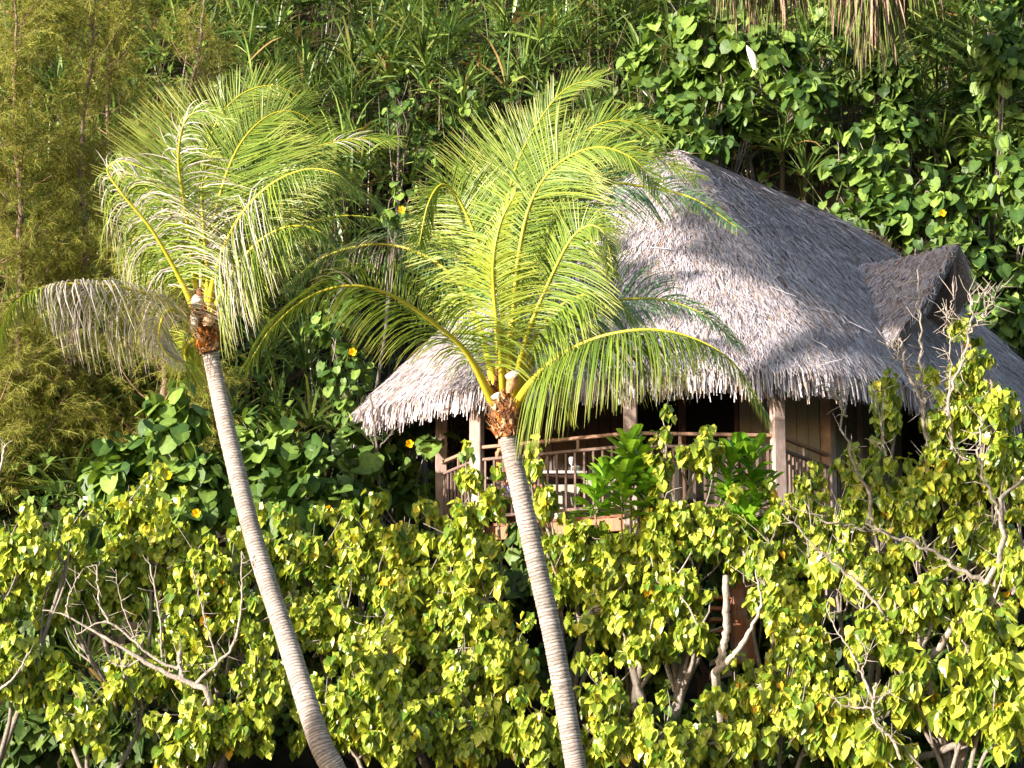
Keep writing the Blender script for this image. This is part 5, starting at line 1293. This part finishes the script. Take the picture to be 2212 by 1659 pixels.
# ------------------------------------------------------------------ casuarinas
def casuarina(label, path, spread, n_br, vtop, dens=1.0, tone=1.0):
    pts = np.array([P(*q) for q in path])
    base = pts[0].copy(); base[2] = ground(base[0], base[1]) ; pts = np.vstack([base - UP * .1, pts])
    root = thing('casuarina_tree', label, 'tree', tuple(base), 'feathery casuarinas at the left edge')
    c = spline(pts, 60); g = Geo()
    c[1:-1] += np.cumsum(rng.normal(0, .012, (58, 3)), 0) * [1, 1, 0]
    tube(g, c, np.linspace(.085, .012, 60), 8, srgb(128, 108, 92))
    g.obj('trunk', M_BARK, root, True)
    br = Geo(); nd = Geo(); P0, D0 = [], []
    for b in range(n_br):
        f = rng.uniform(.12, .98); i = int(f * 59); a = rng.random() * 6.283
        L = spread * (1.15 - .65 * f) * rng.uniform(.6, 1.1)
        d = norm(np.array([math.cos(a), math.sin(a) * .8, rng.uniform(.5, 1.2)]))
        e = c[i] + d * L; m = c[i] + d * L * .5 - UP * .12 * L
        bp = spline([c[i], m, e], 9)
        tube(br, bp, np.linspace(.022 * (1.2 - f), .004, 9), 5, srgb(140, 112, 92) * rng.uniform(.7, 1.1))
        k = int(20 * dens * L / 1.2)
        q = rng.integers(2, 9, k); P0.append(bp[q] + rng.normal(0, .04, (k, 3))); D0.append(norm(rng.normal(0, .6, (k, 3)) + d * .5 + [0, 0, .35]))
    br.obj('branches', M_BARK, root, True)
    P0 = np.concatenate(P0); D0 = np.concatenate(D0); n = len(P0)
    # side twigs
    Lt = rng.uniform(.25, .6, n); K = 4; tt = np.linspace(0, 1, K)[None, :, None]
    tw = P0[:, None] + D0[:, None] * Lt[:, None, None] * tt - UP * (.14 * tt ** 2 * Lt[:, None, None])
    strips(nd, tw, np.full((n, K), .0045), norm(np.cross(D0, [0, 1, 0])), np.tile(srgb(120, 118, 60), (n, 1)))
    per = 48; N = n * per
    s = rng.random((N, 1)); s = .15 + .85 * s; ti = np.repeat(np.arange(n), per)
    p = P0[ti] + D0[ti] * Lt[ti][:, None] * s - UP * (.14 * s ** 2 * Lt[ti][:, None])
    d = norm(D0[ti] * .8 + rng.normal(0, .5, (N, 3)) - UP * .15)
    L = rng.uniform(.05, .15, N); K = 2; t3 = np.linspace(0, 1, K)[None, :, None]
    pp = p[:, None] + d[:, None] * L[:, None, None] * t3 - UP * (.35 * t3 ** 2 * L[:, None, None])
    k = rng.random((N, 1)); tn = np.repeat(rng.uniform(.7, 1.2, n), per)[:, None]
    cs = (srgb(106, 120, 44) * (1 - k) + srgb(190, 186, 90) * k) * tn * tone
    cs = np.where(rng.random((N, 1)) < .03, srgb(186, 142, 84) * .8, cs)
    strips(nd, pp, np.array([[.0026, .0014]]) * np.ones((N, 1)), norm(np.cross(d, rng.normal(0, 1, (N, 3)))), cs)
    o = nd.obj('crown', M_NEEDLE, root); o['kind'] = 'stuff'
casuarina('feathery casuarina nearest the left edge with a crooked trunk', [(70, 1150, 33.5), (60, 900, 33.5), (50, 650, 33.6), (55, 400, 33.6), (48, 150, 33.6), (45, -40, 33.6)], 1.25, 105, 0)
casuarina('feathery casuarina with a pale trunk low down, second from the left edge', [(135, 1200, 34), (132, 950, 34), (150, 780, 34), (175, 560, 34), (160, 350, 34), (190, 120, 34), (200, -60, 34)], 1.2, 105, 0)
casuarina('feathery casuarina whose thin brown stem rises behind the left palm crown', [(215, 1120, 34.6), (250, 900, 34.6), (245, 640, 34.6), (255, 400, 34.6), (248, 230, 34.6), (262, 60, 34.6), (262, -60, 34.6)], 1.15, 95, 0)
casuarina('shorter feathery casuarina behind the long grey-white frond', [(330, 1050, 33.2), (350, 850, 33.2), (330, 660, 33.2), (300, 480, 33.2)], 1.15, 55, 0)
casuarina('thin sparse casuarina behind the top of the left palm crown', [(360, 700, 36), (390, 450, 36), (420, 250, 36), (445, 60, 36), (455, -60, 36)], 1.0, 60, 0, .8, .85)
casuarina('casuarina partly outside the left edge', [(-40, 1180, 33), (-30, 900, 33), (-10, 600, 33), (-20, 300, 33), (-15, 100, 33)], 1.1, 60, 0)

# ------------------------------------------------------------------ the tall tree off to the left whose shade lies on the right slope of the roof
def shade_tree():
    c = np.array([-16.9, 15.4, 16.95]); b = np.array([-17.6, 15.2, float(ground(-17.6, 15.2))])
    root = thing('tall_tree', 'tall round-crowned tree beyond the left edge, shading the right slope of the thatch', 'tree', tuple(b))
    g = Geo(); tube(g, spline([b - UP * .1, (b + c) / 2 + [.3, -.2, 0], c - UP * 1.5], 20), np.linspace(.22, .12, 20), 8, BARKC * .7)
    n = 60; d = norm(rng.normal(0, 1, (n, 3))); e = c + d * 2.1 * rng.uniform(.5, 1, (n, 1))
    for q in e: tube(g, spline([c - UP * 1.6, (c - UP * 1.2 + q) / 2, q], 6), np.linspace(.08, .015, 6), 5, BARKC * .7)
    g.obj('trunk', M_BARK, root, True)
    n = 9500; d = norm(rng.normal(0, 1, (n, 3))); p = c + d * (2.62 * rng.random((n, 1)) ** .4)
    out = norm(d + rng.normal(0, .6, (n, 3)))
    g = Geo(); leaves_geo(g, heart(.5, .2, .2), p, norm(out * .6 - UP * .5), out, rng.uniform(.16, .3, n), vine_cols(n))
    o = g.obj('crown', M_VINE, root); o['kind'] = 'stuff'
shade_tree()
